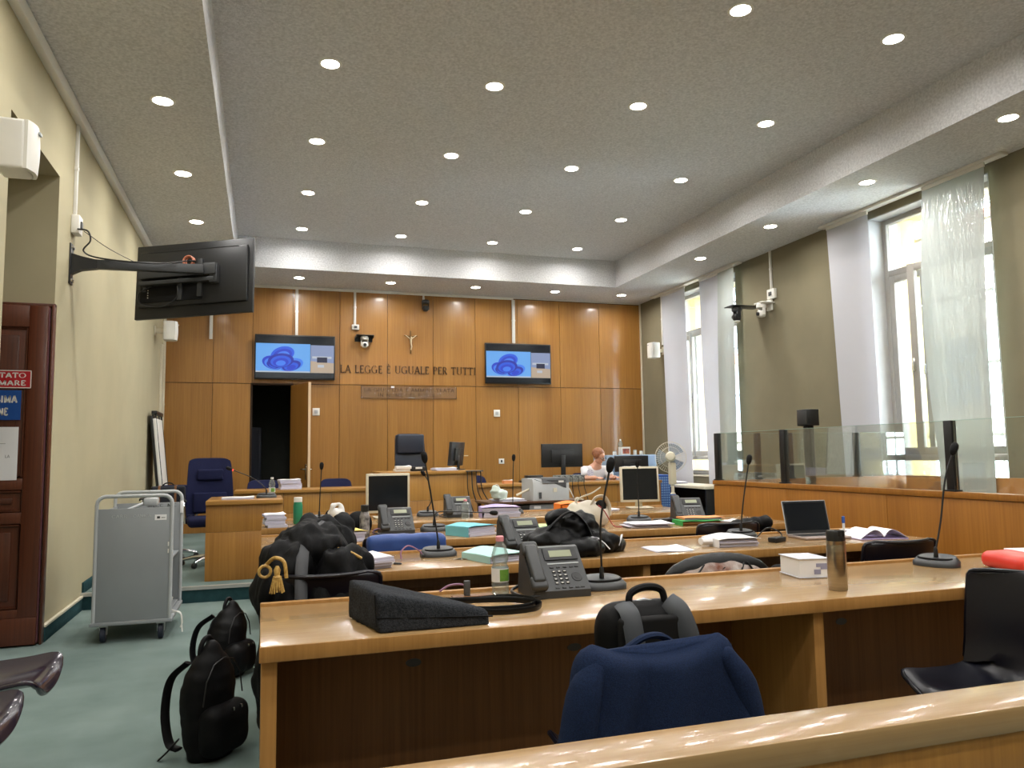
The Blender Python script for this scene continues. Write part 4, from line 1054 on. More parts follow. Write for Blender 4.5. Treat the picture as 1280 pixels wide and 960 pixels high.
# ------------------------------------------------------------------ backpacks
def backpack(lab, loc, rz, w, d, h, m, shiny=False, slump=0.0, straps=True, seed=0):
    t = thing('backpack', lab, 'backpack', loc, rz)
    b = MB()
    n = 9
    prof = []
    for i in range(n+1):
        v = i/n; k = min(1, .86+.5*v) if v < .3 else (1 if v < .6 else max(.30, 1-((v-.6)/.4)**2.4*.62))
        b.ell((slump*v*v, .02*math.sin(v*3), .03+(h-.08)*v), (w/2*k, d/2*k, .075), 18)
    o = soft('body', b, m, t, .012, 5, .006, 9, zmin=.0)
    b = MB(); b.box(-w*.47, -d*.5-.03, .015, w*.47, -d*.05, h*.50, .06, 4); soft('front_pocket', b, m, t, .011, 6, .004, 10, zmin=.001)
    b = MB(); b.tube([(x*w*.46+slump*.2, -d*.32, z*h) for x, z in ((-1, .52), (-.86, .72), (-.5, .86), (0, .90), (.5, .86), (.86, .72), (1, .52))], .003, 6); obj('zip', b, M['black'], t)
    b = MB(); b.tube(arc((slump, .03, h-.035), .045, 0, 180, 10, ry=.07), .011, 8); obj('grab_handle', b, m, t)
    if straps:
        for s in (-1, 1):
            b = MB(); b.tube(bez([(s*w*.22+slump*.8, d*.40, h*.86), (s*w*.30+slump*.4, d*.5+.055, h*.70), (s*w*.33, d*.5+.075, h*.40), (s*w*.36, d*.5+.04, h*.14), (s*w*.38, d*.42, h*.10)]), .024, 8, flat=.35, up=(0, 1, 0)); obj('strap', b, m, t)
        b = MB(); b.tube([(-w*.38, d*.42, .09), (-w*.46, d*.62, .04), (-w*.50, d*.80, .006)], .014, 6, flat=.3, up=(0, 0, 1)); obj('webbing', b, m, t)
    b = MB()
    for x in (-.02, .03): b.box(x, -d*.5-.04, h*.44, x+.006, -d*.5-.028, h*.47, .001)
    obj('zip_pull', b, M['chrome'], t)
    return t
backpack('upright black backpack on the carpet next to the desk end', (-.20, 3.80, 0), math.radians(52), .27, .20, .47, M['nylon'])
backpack('slumped shiny black backpack lying behind the upright one', (-.18, 5.12, 0), math.radians(60), .26, .22, .41, M['nylon_shiny'], slump=.04, seed=3)
# backpack on the jacket chair: its harness side faces the viewer
t = thing('backpack', 'black backpack with grey shoulder straps standing on the jacket chair', 'backpack', (1.105, 2.16, .44)); t.scale = (1, 1, 1.04)
b = MB(); b.box(-.155, -.065, .0, .155, .075, .40, .07, 5); o = soft('body', b, M['nylon'], t, .011, 4, .003, 9, zmin=.0)
b = MB(); b.box(-.12, -.085, .04, .12, -.055, .37, .04, 4); obj('back_padding', b, M['black_soft'], t)
M['strap_grey'] = mat('grey_webbing', (62, 66, 72), .55, var=.15)
for s, x0, x1 in ((-1, -.085, -.075), (1, .06, .125)):
    b = MB(); b.tube(bez([(x0, -.035, .400), (x0+.3*(x1-x0), -.075, .375), (x0+.6*(x1-x0), -.098, .30), (x1, -.10, .20), (x1+.01*s, -.09, .08), (x1+.01*s, -.08, .03)]), .030, 8, flat=.3, up=(0, 1, 0)); p = obj('shoulder_strap', b, M['strap_grey'], t)
b = MB(); b.tube(bez([(-.06, -.02, .388), (-.05, -.015, .425), (.0, -.012, .440), (.05, -.015, .43), (.062, -.02, .390)]), .011, 8); obj('grab_handle', b, M['nylon'], t)
b = MB(); b.tube([(-.152, .0, .10), (-.154, .0, .25), (-.13, 0, .37), (0, .0, .402), (.13, .0, .372), (.154, .0, .25), (.152, .0, .10)], .005, 6); obj('zip', b, M['tube_metal'], t)

# ------------------------------------------------------------------ navy jacket over the chair
t = thing('jacket', 'navy wool jacket hung over the chair in front of the hand rail', 'jacket', (.968, 1.83, 0))
def jf(u, v):
    a = 2*PI*u; ca, sa = math.cos(a), math.sin(a)
    z = .825-.40*v
    hw = .205+.075*v**.7; hd = .045+.05*v**.6
    if v < .12: k = math.sqrt(max(0, 1-((.12-v)/.12)**2)); hw *= .90+.10*k; hd *= .15+.85*k
    x = hw*math.copysign(abs(ca)**.55, ca); y = hd*math.copysign(abs(sa)**.8, sa)
    dip = -.034*(1-min(1, abs(x)/.17)**2)*max(0, 1-v*4)+.0
    front = 1 if sa < 0 else .3
    y += -.022*front*v**.5*(math.sin(x*30+.6+v)+.6*math.sin(x*53+1+v*2))*.8-.016*front*v**.4*(abs(math.sin(x*19+.8+.6*v))-.5)
    x += .008*math.sin(v*9+ca*3)
    if abs(x) > .17: y += -.02*front*math.sin((abs(x)-.17)*30)*v
    return Vector((x, y, z+dip-.015*v*abs(ca)))
b = MB(); b.grid(jf, 96, 30); bmesh.ops.remove_doubles(b.bm, verts=b.bm.verts[:], dist=.0004)
top = [v for v in b.bm.verts if v.is_boundary and v.co.z > .7]; bmesh.ops.contextual_create(b.bm, geom=list({e for v in top for e in v.link_edges if e.is_boundary}))
obj('body', b, M['navy_cloth'], t, 180)
for s in (-1, 1):
    b = MB()
    pts = bez([(s*.175, -.015, .785), (s*.215, -.035, .72), (s*.245, -.045, .60), (s*.262, -.045, .47)], 6)
    b.tube(pts, [.035+.012*min(1, i/8) for i in range(len(pts))], 12, flat=.8); soft('sleeve', b, M['navy_cloth'], t, .012, 3, .006, 12, (1, 1, .35))
b = MB(); b.tube(bez([(-.07, .045, .79), (-.02, .03, .823), (.03, .03, .823), (.08, .045, .79)]), .018, 8, flat=.5); obj('collar', b, M['navy_cloth'], t)
# royal blue jacket back at the third desk
t = thing('jacket', 'royal blue jacket hung on a chair behind the white papers', 'jacket', (.79, 4.49, .45))
b = MB(); b.box(-.22, -.06, .0, .23, .045, .405, .03, 4); soft('body', b, M['blue_sat'], t, .014, 5, .008, 8)

# ------------------------------------------------------------------ black gown heaped over the chair and desk end
t = thing('court_gown', 'black court gown heaped over the chair and desk corner', 'gown', (.21, 3.50, 0))
b = MB()
for c, r in (((-.10, -.20, .50), (.11, .12, .36)), ((.05, -.25, .48), (.17, .09, .33)), ((-.10, -.12, .85), (.10, .13, .10)), ((.0, -.03, .92), (.13, .17, .085)), ((.08, .14, .92), (.10, .15, .08)), ((.11, -.18, .78), (.10, .09, .14)), ((.14, .20, .97), (.04, .055, .05)), ((.18, -.10, .85), (.05, .08, .05)), ((-.17, -.17, .78), (.05, .09, .10)), ((.03, .08, .98), (.08, .10, .045))):
    b.ell(c, r, 18)
def lump(p): return 1-2*abs(noise.noise(p))
go = soft('cloth', b, M['gown'], t, .010, 3, .034, 7.5, (1.5, 1.2, .55))
for v in go.data.vertices:
    p = v.co; q = Vector((p.x*26+4*p.z, p.y*16, p.z*7-3*p.x)); v.co += v.normal*.010*lump(q)
b = MB(); b.tube(bez([(.05, -.02, 1.02), (-.03, -.14, .965), (-.055, -.26, .88), (-.06, -.345, .72), (-.055, -.375, .55), (-.05, -.37, .42)]), [.018]*9+[.026]*20+[.034]*12, 10, flat=.4, up=(-.3, -1, .3)); obj('satin_facing', b, M['satin'], t)
b = MB(); b.tube(bez([(-.19, -.27, .885), (-.16, -.315, .915), (-.125, -.335, .90), (-.115, -.34, .84)]), .0075, 8); obj('gold_cord', b, M['gold'], t)
b = MB(); b.tube(bez([(.06, -.13, .93), (.13, -.21, .915), (.185, -.23, .885)]), .006, 8); obj('gold_cord', b, M['gold'], t)
b = MB(); b.tube(arc((-.195, -.29, .862), .022, 0, 360, 16)[:-1], .006, 8, closed=True); obj('gold_loop', b, M['gold'], t)
b = MB(); b.lathe([(.006, .0), (.013, -.015), (.010, -.035), (.016, -.042)], 12, Matrix.Translation((-.150, -.345, .888)))
for k in range(16):
    a = 2*PI*k/16; b.tube([(-.150+.012*math.cos(a), -.345+.010*math.sin(a), .85), (-.150+.026*math.cos(a), -.345+.020*math.sin(a), .785+.015*random.random())], .0035, 5)
obj('tassel', b, M['gold'], t)

# ------------------------------------------------------------------ grey felt bag with leather handles
t = thing('felt_bag', 'wedge shaped charcoal felt bag lying on the desk edge', 'bag', (.285, 2.44, TZ+.001))
b = MB(); b.bm.free(); b.bm = bmesh.new()
def fel(u, v, k): pass
vs = []
pr = [(.06, .0, 0), (.415, 0.0, 0), (.425, 0, .02), (.415, 0.01, .045), (.08, .015, .115), (.06, .01, .118)]
far = [(.0, .27, 0), (.30, .30, 0), (.31, .30, .02), (.30, .29, .05), (.03, .27, .125), (.0, .27, .128)]
A = [b.bm.verts.new(p) for p in pr]; B = [b.bm.verts.new(p) for p in far]
b.bm.faces.new(A); b.bm.faces.new(B[::-1])
for i in range(6): b.bm.faces.new((A[i], B[i], B[(i+1) % 6], A[(i+1) % 6]))
soft('body', b, M['felt'], t, .009, 12, .004, 12, zmin=0)
b = MB(); b.tube([(.055, .006, .045), (.2, .002, .036), (.425, -.002, .026)], .0025, 6); b.tube([(.055, .0, .02), (.052, .02, .112)], .0025, 6); obj('seam', b, M['nylon'], t)
for k, off in ((0, 0), (1, .05)):
    b = MB(); b.tube(bez([(.27, .22+off*.4, .045), (.42, .24+off, .035-.01*k), (.56, .24+off, .028), (.645, .17+off*1.2, .022), (.60, .10+off, .018), (.47, .09+off, .018), (.36, .10+off*.4, .03)]), .011, 8, flat=.25, up=(.1, 1, 0)); obj('handle', b, M['leather'], t)

# ------------------------------------------------------------------ telephones
def make_phone(lab):
    t = thing('desk_phone', lab, 'telephone', (0, 0, 0), 0, None)
    b = MB(); b.prism([(-.10, 0), (-.10, .026), (.035, .172), (.055, .176), (.07, .16), (.095, .02), (.095, 0)], 'X', -.112, .118); obj('body', b, M['charcoal'], t, 30)
    # frame of the sloping face
    P0 = Vector((0, -.10, .026)); d = Vector((0, .135, .146)).normalized(); n = Vector((0, -d.z, d.y))
    F = Matrix(((1, 0, 0, 0), (0, d.y, n.y, P0.y), (0, d.z, n.z, P0.z), (0, 0, 0, 1)))
    b = MB(); b.box(-.035, .135, 0, .105, .193, .006, .003, M=F); o = obj('display_bezel', b, M['black'], t)
    b = MB(); b.box(-.012, .148, .006, .08, .178, .0075, M=F); obj('display', b, M['lcd'], o)
    b = MB(); b.box(-.028, .118, .0, .102, .123, .002, M=F); obj('label_strip', b, M['tube_metal'], t)
    b = MB()
    for i in range(3):
        for j in range(4): b.box(-.018+i*.022, .028+j*.017, 0, -.004+i*.022, .037+j*.017, .004, .001, 1, M=F)
    obj('keypad', b, M['black'], t)['kind'] = 'stuff'
    b = MB()
    for i in range(3):
        for j in range(4): b.box(-.017+i*.022, .031+j*.017, .004, -.008+i*.022, .034+j*.017, .0046, M=F)
    obj('key_print', b, M['white'], t)['kind'] = 'stuff'
    b = MB()
    for x in (-.015, .012, .039, .066, .088): b.box(x-.008, .100, 0, x+.008, .107, .003, .001, 1, M=F); b.box(x-.008, .008, 0, x+.008, .015, .003, .001, 1, M=F)
    obj('function_keys', b, M['black'], t)['kind'] = 'stuff'
    b = MB(); b.lathe([(.0, .003), (.010, .003), (.010, .002), (.020, .002), (.022, 0)], 18, F @ Matrix.Translation((.077, .058, 0))); obj('navigation_ring', b, M['black'], t)
    # handset on the left side
    b = MB(); b.box(-.124, -.004, .002, -.058, .052, .036, .012, 3, M=F); b.box(-.124, .155, .002, -.058, .212, .036, .012, 3, M=F); b.box(-.116, .02, .018, -.066, .19, .044, .011, 3, M=F)
    obj('handset', b, M['charcoal'], t)
    b = MB(); b.tube(bez([(-.09, -.095, .012), (-.14, -.10, .01), (-.155, -.03, .01), (-.15, .06, .01), (-.11, .10, .02)]), .006, 8); obj('cord', b, M['black'], t)
    return t
ph = make_phone('charcoal desk phone beside the water bottle and felt bag'); ph.location = (1.085, 2.885, TZ+.001)
dup(ph, (.905, 5.54, TZ+.001), .03, 'charcoal desk phone in front of the ivory monitor by the patterned bottle')
dup(ph, (1.655, 6.76, TZ+.001), -.05, 'charcoal desk phone beside the lilac folder')
dup(ph, (1.40, 4.24, TZ+.001), .06, 'charcoal desk phone next to the crumpled black bag')
dup(ph, (3.22, 5.50, TZ+.001), math.radians(-14), 'charcoal desk phone beside the green and salmon folders')

# ------------------------------------------------------------------ microphones
def mic(lab, x, y, z, stem, rz=0.0, head_dir=None, red=False):
    t = thing('gooseneck_microphone', lab, 'microphone', (x, y, z+.001), rz)
    b = MB(); N = 28; lo = []; hi = []; md = []
    for i in range(N):
        a = 2*PI*i/N; px = .10*math.copysign(abs(math.cos(a))**.75, math.cos(a)); py = .068*math.copysign(abs(math.sin(a))**.8, math.sin(a))
        lo.append(b.bm.verts.new((px, py, 0))); md.append(b.bm.verts.new((px, py, .014+.012*(py+.068)/.136))); hi.append(b.bm.verts.new((px*.84, py*.82, .026+.024*(py+.068)/.136)))
    b.bm.faces.new(lo[::-1]); b.bm.faces.new(hi)
    for A, B in ((lo, md), (md, hi)):
        for i in range(N): b.bm.faces.new((A[i], A[(i+1) % N], B[(i+1) % N], B[i]))
    obj('base', b, M['charcoal'], t, 50)
    b = MB(); b.tube([(.075*math.cos(a), -.012-.030*math.sin(a), .036-.003*math.sin(a)) for a in [PI*k/12 for k in range(13)]], .005, 6); obj('speaker_slot', b, M['black_soft'], t)
    b = MB(); b.lathe([(.010, .04), (.009, .075), (.005, .085)], 12); obj('socket', b, M['black'], t)
    Rz = Matrix.Rotation(-rz, 3, 'Z')
    pts = bez([Rz @ Vector(p) for p in [(0, 0, .07)]+stem], 8)
    b = MB(); b.tube(pts, .0045, 8); obj('stem', b, M['black'], t)
    e = pts[-1]; d = (pts[-1]-pts[-3]).normalized(); q = d.to_track_quat('Z', 'Y').to_matrix().to_4x4()
    b = MB(); b.lathe([(.006, -.03), (.013, -.022), (.017, -.008), (.018, .012), (.015, .026), (.007, .034)], 14, Matrix.Translation(e) @ q); obj('foam_head', b, M['black_soft'], t)
    if red:
        b = MB(); b.lathe([(.0095, -.042), (.0095, -.03)], 12, Matrix.Translation(e) @ q); obj('light_ring', b, emit('red_ring', (255, 60, 50), 2.0), t)
mic('gooseneck microphone beside the phone and black backpack', 1.31, 2.92, TZ, [(.002, 0, .27), (.05, 0, .49)])
mic('gooseneck microphone next to the red folder', 2.985, 2.88, TZ, [(.04, 0, .20), (.085, 0, .40), (.137, -.01, .535)], math.radians(-70))
mic('gooseneck microphone in front of the pale aqua folder', .915, 4.18, TZ, [(-.03, 0, .27), (-.075, 0, .53)])
mic('gooseneck microphone bent flat towards the lilac folder', 1.19, 5.58, TZ, [(.005, 0, .11), (.04, 0, .135), (.16, 0, .132), (.30, 0, .122), (.45, 0, .112)])
mic('gooseneck microphone leaning left behind the phone by the lilac folder', 1.43, 6.97, TZ, [(.03, -.02, .15), (.0, -.05, .30), (-.06, -.10, .385)])
mic('gooseneck microphone standing behind the lilac folder', 2.215, 6.90, TZ, [(.005, 0, .30), (.015, 0, .51)])
mic('gooseneck microphone rising behind the black gown', .47, 6.88, TZ, [(.006, 0, .25), (.016, 0, .465)])
mic('gooseneck microphone in front of the ivory monitor by the fan', 2.845, 5.60, TZ, [(0, 0, .25), (-.002, 0, .455)])
mic('gooseneck microphone between the green folder and the laptop', 2.90, 4.30, TZ, [(.03, 0, .25), (.08, 0, .485)])
mic('gooseneck microphone with a lit red ring on the oak side desk', .045, 8.35, .90, [(-.03, 0, .12), (-.15, 0, .21), (-.36, 0, .30)], red=True)

# ------------------------------------------------------------------ monitors
def monitor(name, lab, loc, rz, w, h, zb, frame, stand, back=False, fw=.02, tilt=0.0):
    """screen faces local -y; zb is the height of the lower edge above the base"""
    t = thing(name, lab, 'monitor', loc, rz)
    Tm = Matrix.Translation((0, 0, zb)) @ Matrix.Rotation(math.radians(tilt), 4, 'X')
    b = MB(); b.box(-w/2, -.03, 0, w/2, .012, h, .006, M=Tm); o = obj('casing', b, frame, t)
    b = MB(); b.box(-w/2+fw, -.032, fw*1.1, w/2-fw, -.029, h-fw, M=Tm); obj('screen', b, M['screen_off'], o)
    b = MB(); b.box(-w*.28, .01, h*.2, w*.28, .035, h*.75, .01, M=Tm); obj('rear_housing', b, frame, t)
    b = MB(); b.box(-.035, .025, .01, .035, .05, zb+h*.5, .006); obj('neck', b, stand, t)
    b = MB(); b.box(-.12, -.08, 0, .12, .10, .012, .005); obj('foot', b, stand, t)
    return t
monitor('flat_monitor', 'ivory framed monitor behind the phone and patterned bottle', (1.065, 6.95, TZ+.001), .0, .385, .345, .045, M['white_old'], M['white_old'])
monitor('flat_monitor', 'ivory framed monitor beside the pedestal fan', (3.545, 6.95, TZ+.001), math.radians(-10), .39, .345, .06, M['white_old'], M['white_old'], tilt=-3)
monitor('flat_monitor', 'wide black monitor on the low bench, back turned', (4.17, 10.60, .901), PI, .64, .34, .21, M['black'], M['black'])
monitor('flat_monitor', 'black monitor turned edge on at the raised bench', (2.58, 10.62, 1.101), math.radians(-124), .52, .33, .06, M['black'], M['black'], tilt=-6)
monitor('flat_monitor', 'black monitor in front of the stacked files by the tissue box', (5.36, 10.74, .901), math.radians(178), .55, .24, .12, M['black'], M['black'])

# laptop
t = thing('laptop', 'open silver laptop with a dark screen on the desk', 'laptop', (3.30, 4.06, TZ+.001), math.radians(-6))
b = MB(); b.box(-.155, -.10, 0, .155, .11, .014, .005); o = obj('base', b, mat('rose_aluminium', (176, 160, 154), .35, metal=.6), t)
b = MB(); b.box(-.135, -.02, .014, .135, .08, .0155, .001); obj('keyboard', b, M['black'], o)
Tm = Matrix.Translation((0, .11, .014)) @ Matrix.Rotation(math.radians(-14), 4, 'X')
b = MB(); b.box(-.155, 0, 0, .155, .007, .212, .003, M=Tm); o = obj('lid', b, M['tube_metal'], t)
b = MB(); b.box(-.151, -.0012, .004, .151, .0, .208, M=Tm); obj('bezel', b, M['black'], o)
b = MB(); b.box(-.142, -.002, .022, .142, -.001, .198, M=Tm); obj('screen', b, M['screen_off'], o)
t = thing('power_brick', 'black power brick with a cable beside the laptop', 'charger', (2.93, 3.98, TZ+.001), .3); b = MB(); b.box(-.05, -.03, 0, .05, .03, .028, .006); obj('housing', b, M['black'], t)
b = MB(); b.tube(bez([(.05, 0, .015), (.07, .03, .05), (.02, .08, .075), (-.05, .1, .03), (-.12, .09, .006)]), .004, 6); obj('cable', b, M['black'], t)

# ------------------------------------------------------------------ papers and folders
def stack(name, lab, cat, loc, rz, w, d, h, cover=None, n=4, m='paper', jitter=.012, fold=0.0):
    t = thing(name, lab, cat, (loc[0], loc[1], loc[2]+.001), rz)
    z = 0
    for i in range(n):
        hh = h/n; j = random.uniform(-jitter, jitter); k = random.uniform(-jitter, jitter)
        b = MB(); b.box(-w/2+j, -d/2+k, z, w/2+j, d/2+k, z+hh-.0006, .001, 1); obj('sheaf', b, M['paper_edge'] if m == 'paper' else M[m], t); z += hh
    if cover:
        b = MB()
        b.grid(lambda u, v: Vector(((u-.5)*(w+.02), (v-.5)*(d+.02), z+.002+fold*math.sin(PI*u)*(.5+.5*v)+.002*math.sin(9*u+4*v))), 10, 6, .003, (0, 0, 1)); obj('cover', b, M[cover], t)
        b = MB(); b.box(-w/2-.012, -d/2-.01, 0, -w/2-.009, d/2+.01, z+.003); obj('spine', b, M[cover], t)
    else:
        b = MB(); b.grid(lambda u, v: Vector(((u-.5)*w, (v-.5)*d, z+.001+.006*u*u*v+.002*math.sin(7*u))), 8, 6, .001, (0, 0, 1)); obj('top_sheet', b, M['paper'], t)
    return t
stack('paper_pile', 'white paper pile beside the black gown', 'papers', (.49, 3.90, TZ), .35, .18, .20, .055)
t = stack('paper_pile', 'paper pile with a yellow folder in front of the patterned bottle', 'papers', (.53, 5.20, TZ), .2, .19, .21, .06, 'yellow', fold=.015)
stack('document_folder', 'turquoise folder bulging with papers next to the bent microphone', 'folder', (1.37, 5.20, TZ), .45, .24, .22, .06, 'cyan', fold=.012)
stack('document_folder', 'pale aqua folder beside the phone and crumpled black bag', 'folder', (1.17, 3.93, TZ), .3, .24, .25, .03, 'mint', fold=.02)
stack('document_folder', 'lilac folder thick with papers by the phone', 'folder', (2.00, 6.62, TZ), -.15, .32, .22, .08, 'lilac', fold=.016)
t = stack('document_folder', 'bright orange folder behind the white handbag', 'folder', (2.78, 6.85, TZ), -.1, .26, .22, .07, 'orange', m='orange', fold=.02)
stack('document_folder', 'pale green folder behind the crumpled black bag', 'folder', (2.03, 5.42, TZ), .1, .24, .26, .012, 'lime', n=2)
stack('paper_pile', 'loose white papers in front of the fan side monitor', 'papers', (2.70, 5.19, TZ), -.12, .30, .20, .028, jitter=.03)
t = stack('document_folder', 'green folder on a brown one beside the charcoal phone', 'folder', (3.12, 5.18, TZ), -.16, .30, .20, .03, 'grass', m='brown_card')
stack('document_folder', 'salmon folder resting on the green one', 'folder', (3.16, 5.21, TZ+.039), -.22, .29, .18, .010, 'salmon', n=2)
stack('paper_sheet', 'single white sheet at the edge of the laptop desk', 'paper', (2.17, 3.93, TZ), -.1, .21, .24, .003, n=1)
t = stack('paper_pile', 'rolled and folded papers beside the single white sheet', 'papers', (2.60, 3.96, TZ), -.1, .24, .20, .04, 'paper', fold=.014)
b = MB(); b.tube([(-.20, -.02, .03), (-.05, .0, .03), (.10, -.05, .026)], [.026, .03, .022], 12, flat=.8); obj('paper_roll', b, M['paper'], t)
stack('paper_pile', 'tall white paper pile at the end of the monitor desk', 'papers', (.10, 6.48, TZ), .1, .15, .20, .10, n=5)
stack('paper_pile', 'white loose papers beside the fan side monitor', 'papers', (3.12, 6.80, TZ), .4, .20, .14, .012, n=2)
stack('paper_pile', 'small white papers next to the salmon folder', 'papers', (3.48, 5.28, TZ), .3, .16, .12, .006, n=1)
stack('paper_pile', 'slanted white document pile on the low bench beside the water bottle', 'papers', (.34, 10.55, .90), .1, .26, .26, .12, n=5)
stack('paper_pile', 'cream papers on the corner of the oak side desk', 'papers', (-.22, 8.22, .90), .05, .30, .18, .018, n=2)
stack('paper_pile', 'white papers under the turned monitor on the raised bench', 'papers', (2.36, 10.34, 1.10), .1, .30, .22, .035, n=3, jitter=.03)
t = stack('document_box', 'white box and black organiser on the raised bench', 'box', (1.78, 10.32, 1.10), 0, .20, .16, .07, n=2, m='white')
b = MB(); b.box(.11, -.07, 0, .30, .08, .06, .006); obj('organiser', b, M['black'], t); b = MB(); b.box(.16, -.075, .03, .25, -.07, .055); obj('card', b, M['white'], t)
stack('document_box', 'small tan box with white slips on the low bench', 'box', (3.28, 10.42, .90), 0, .14, .10, .045, n=1, m='salmon')
stack('paper_pile', 'tall leaning stack of files beside the seated person', 'papers', (5.20, 10.44, .90), .1, .22, .18, .20, n=6)
b = None
# book on the first desk
t = thing('thick_book', 'thick white paperback beside the steel flask', 'book', (2.255, 2.885, TZ+.001), math.radians(-10))
b = MB(); b.box(-.065, -.085, .004, .068, .085, .078, .001, 1); obj('page_block', b, M['paper'], t)
b = MB(); b.box(-.07, -.09, 0, .07, .09, .004, .001, 1); b.box(-.07, -.09, .078, .07, .09, .082, .001, 1); b.box(.068, -.09, .0, .072, .09, .082, .001, 1); o = obj('cover', b, mat('grey_blue_cover', (196, 198, 206), .5), t)
b = MB()
for x, z, w_, h_ in ((.0, .015, .03, .02), (.03, .035, .03, .025), (.01, .045, .02, .015)): b.box(x, -.0865, z, x+w_, -.0855, z+h_)
obj('cover_print', b, mat('faded_print', (150, 150, 176), .7), t)
# open book
t = thing('open_book', 'open law book with a blue marker at the desk end', 'book', (3.60, 3.93, TZ+.001), math.radians(-12))
for s in (-1, 1):
    b = MB(); b.grid(lambda u, v: Vector((s*(.002+.15*u), (v-.5)*.22, .004+.05*(1-(1-u)**3)*(1-u)*1.9+.012*(1-u))), 12, 4, .0012, (0, 0, 1)); obj('page', b, M['paper'], t)
    b = MB(); b.box(s*.003, -.112, 0, s*.155, .112, .004, .001, 1); obj('cover', b, M['lilac'], t)
t = thing('blue_marker', 'blue marker pen standing in the open book', 'pen', (3.52, 4.10, TZ+.004)); b = MB(); b.lathe([(.008, 0), (.008, .08), (.007, .09)], 12); obj('barrel', b, M['white'], t); b = MB(); b.lathe([(.010, .075), (.010, .115), (.006, .118)], 12); obj('cap', b, M['blue'], t)
stack('paper_pile', 'white printed sheets at the very end of the laptop desk', 'papers', (3.75, 4.20, TZ), -.1, .16, .26, .010, n=2)
# pen, keys, glasses
t = thing('ballpoint_pen', 'white ballpoint pen with black cap beside the paper pile', 'pen', (.61, 3.955, TZ+.0065), math.radians(-32)); b = MB(); b.tube([(-.065, 0, 0), (.03, 0, 0)], .005, 8); obj('barrel', b, M['white'], t); b = MB(); b.tube([(.03, 0, 0), (.065, 0, 0), (.072, 0, 0)], [.0055, .005, .002], 8); obj('cap', b, M['black'], t)
t = thing('key_bunch', 'bunch of keys on the desk beside the pale aqua folder', 'keys', (1.00, 3.965+.05, TZ+.002)); b = MB(); b.tube(arc((0, 0, .002), .018, 0, 345, 14, 'XY'), .002, 6); obj('ring', b, M['steel'], t)
for k in range(3): b = MB(); b.box(-.007, -.06, .0, .007, -.012, .004, .001, 1, M=Matrix.Rotation(math.radians(-50+40*k), 4, 'Z')); obj('key', b, M['steel'], t)
t = thing('spectacle_case', 'black spectacles case lying beside the charcoal phone and green folder', 'case', (2.95, 5.40, TZ+.001), .2); b = MB(); b.box(-.085, -.035, 0, .085, .035, .035, .016, 3); obj('case', b, M['leather'], t); b = MB(); b.tube([(-.084, -.0355, .018), (.084, -.0355, .018)], .0015, 6); obj('seam', b, M['charcoal'], t)

# red folder on the first desk
t = thing('ring_folder', 'bulging red plastic folder on the near desk', 'folder', (3.30, 2.62, TZ+.001), math.radians(-14))
b = MB(); b.box(-.19, -.14, .0, .19, .14, .072, .03, 4); soft('cover', b, M['red'], t, .010, 4, .004, 6, zmin=0)
b = MB(); b.box(-.06, -.08, .068, .20, .145, .076, .001, 1); obj('papers', b, M['paper'], t)

# ------------------------------------------------------------------ bottles and flasks
def pet(lab, loc, h, label_m=None, cap='pink', r=.033):
    t = thing('water_bottle', lab, 'bottle', (loc[0], loc[1], loc[2]+.001))
    s = h/.225
    b = MB(); b.lathe([(r*.8, 0), (r, .006*s), (r, .05*s), (r*.93, .06*s), (r, .07*s), (r, .105*s), (r*.80, .118*s), (r*.98, .135*s), (r*.98, .155*s), (r*.7, .185*s), (.014, .200*s), (.013, .212*s)], 22); obj('body', b, M['pet'], t)
    b = MB(); b.lathe([(.0155, .205*s), (.0155, .222*s), (.013, .225*s)], 16); obj('cap', b, M[cap], t)
    if label_m:
        b = MB(); b.lathe([(r+.0008, .052*s), (r+.0008, .104*s)], 22, cap=False); o = obj('label', b, M['paper'], t)
        b = MB(); b.grid(lambda u, v: Vector(((r+.0016)*math.cos(-.6-1.3*u), (r+.0016)*math.sin(-.6-1.3*u), (.056+.044*v)*s)), 8, 2); obj('label_print', b, M['label_green'], o)
    return t
M['label_green'] = mat('leaf_green_print', (110, 160, 60), .6, var=.3, scale=60)
pet('water bottle with green label and pink cap beside the desk phone', (.885, 2.93, TZ), .225, 1)
pet('small clear water bottle with pink cap in front of the lilac folder', (1.66, 6.50, TZ), .165, r=.036)
pet('water bottle standing on the oak side desk', (.10, 8.55, .90), .20, 1, 'white')
t = thing('green_flask', 'green sports bottle with white cap at the end of the desk', 'bottle', (.285, 6.68, TZ+.001)); b = MB(); b.lathe([(.034, 0), (.038, .006), (.038, .15), (.033, .17), (.033, .178)], 20); obj('body', b, M['green'], t); b = MB(); b.lathe([(.034, .178), (.034, .212), (.03, .216)], 20); obj('cap', b, M['white'], t)
t = thing('patterned_flask', 'black and white patterned flask beside the ivory monitor', 'bottle', (.668, 5.38, TZ+.001)); b = MB(); b.lathe([(.032, 0), (.034, .004), (.034, .14), (.026, .165), (.024, .17)], 20); obj('body', b, mat('camouflage_print', (30, 30, 32), .4, rgb2=(170, 166, 168), scale=28), t); b = MB(); b.lathe([(.027, .17), (.027, .21), (.024, .214)], 20); obj('cap', b, M['black'], t)
t = thing('steel_flask', 'brushed steel vacuum flask with black lid on the near desk', 'flask', (2.135, 2.535, TZ+.001))
b = MB(); b.lathe([(.034, 0), (.036, .003), (.036, .17), (.035, .176), (.036, .18), (.036, .188)], 32); obj('body', b, M['steel'], t)
b = MB(); b.lathe([(.0345, .188), (.0345, .222), (.032, .227), (.0, .227)], 32); b.box(-.014, -.034, .206, .014, -.010, .230, .002); obj('lid', b, M['black'], t)

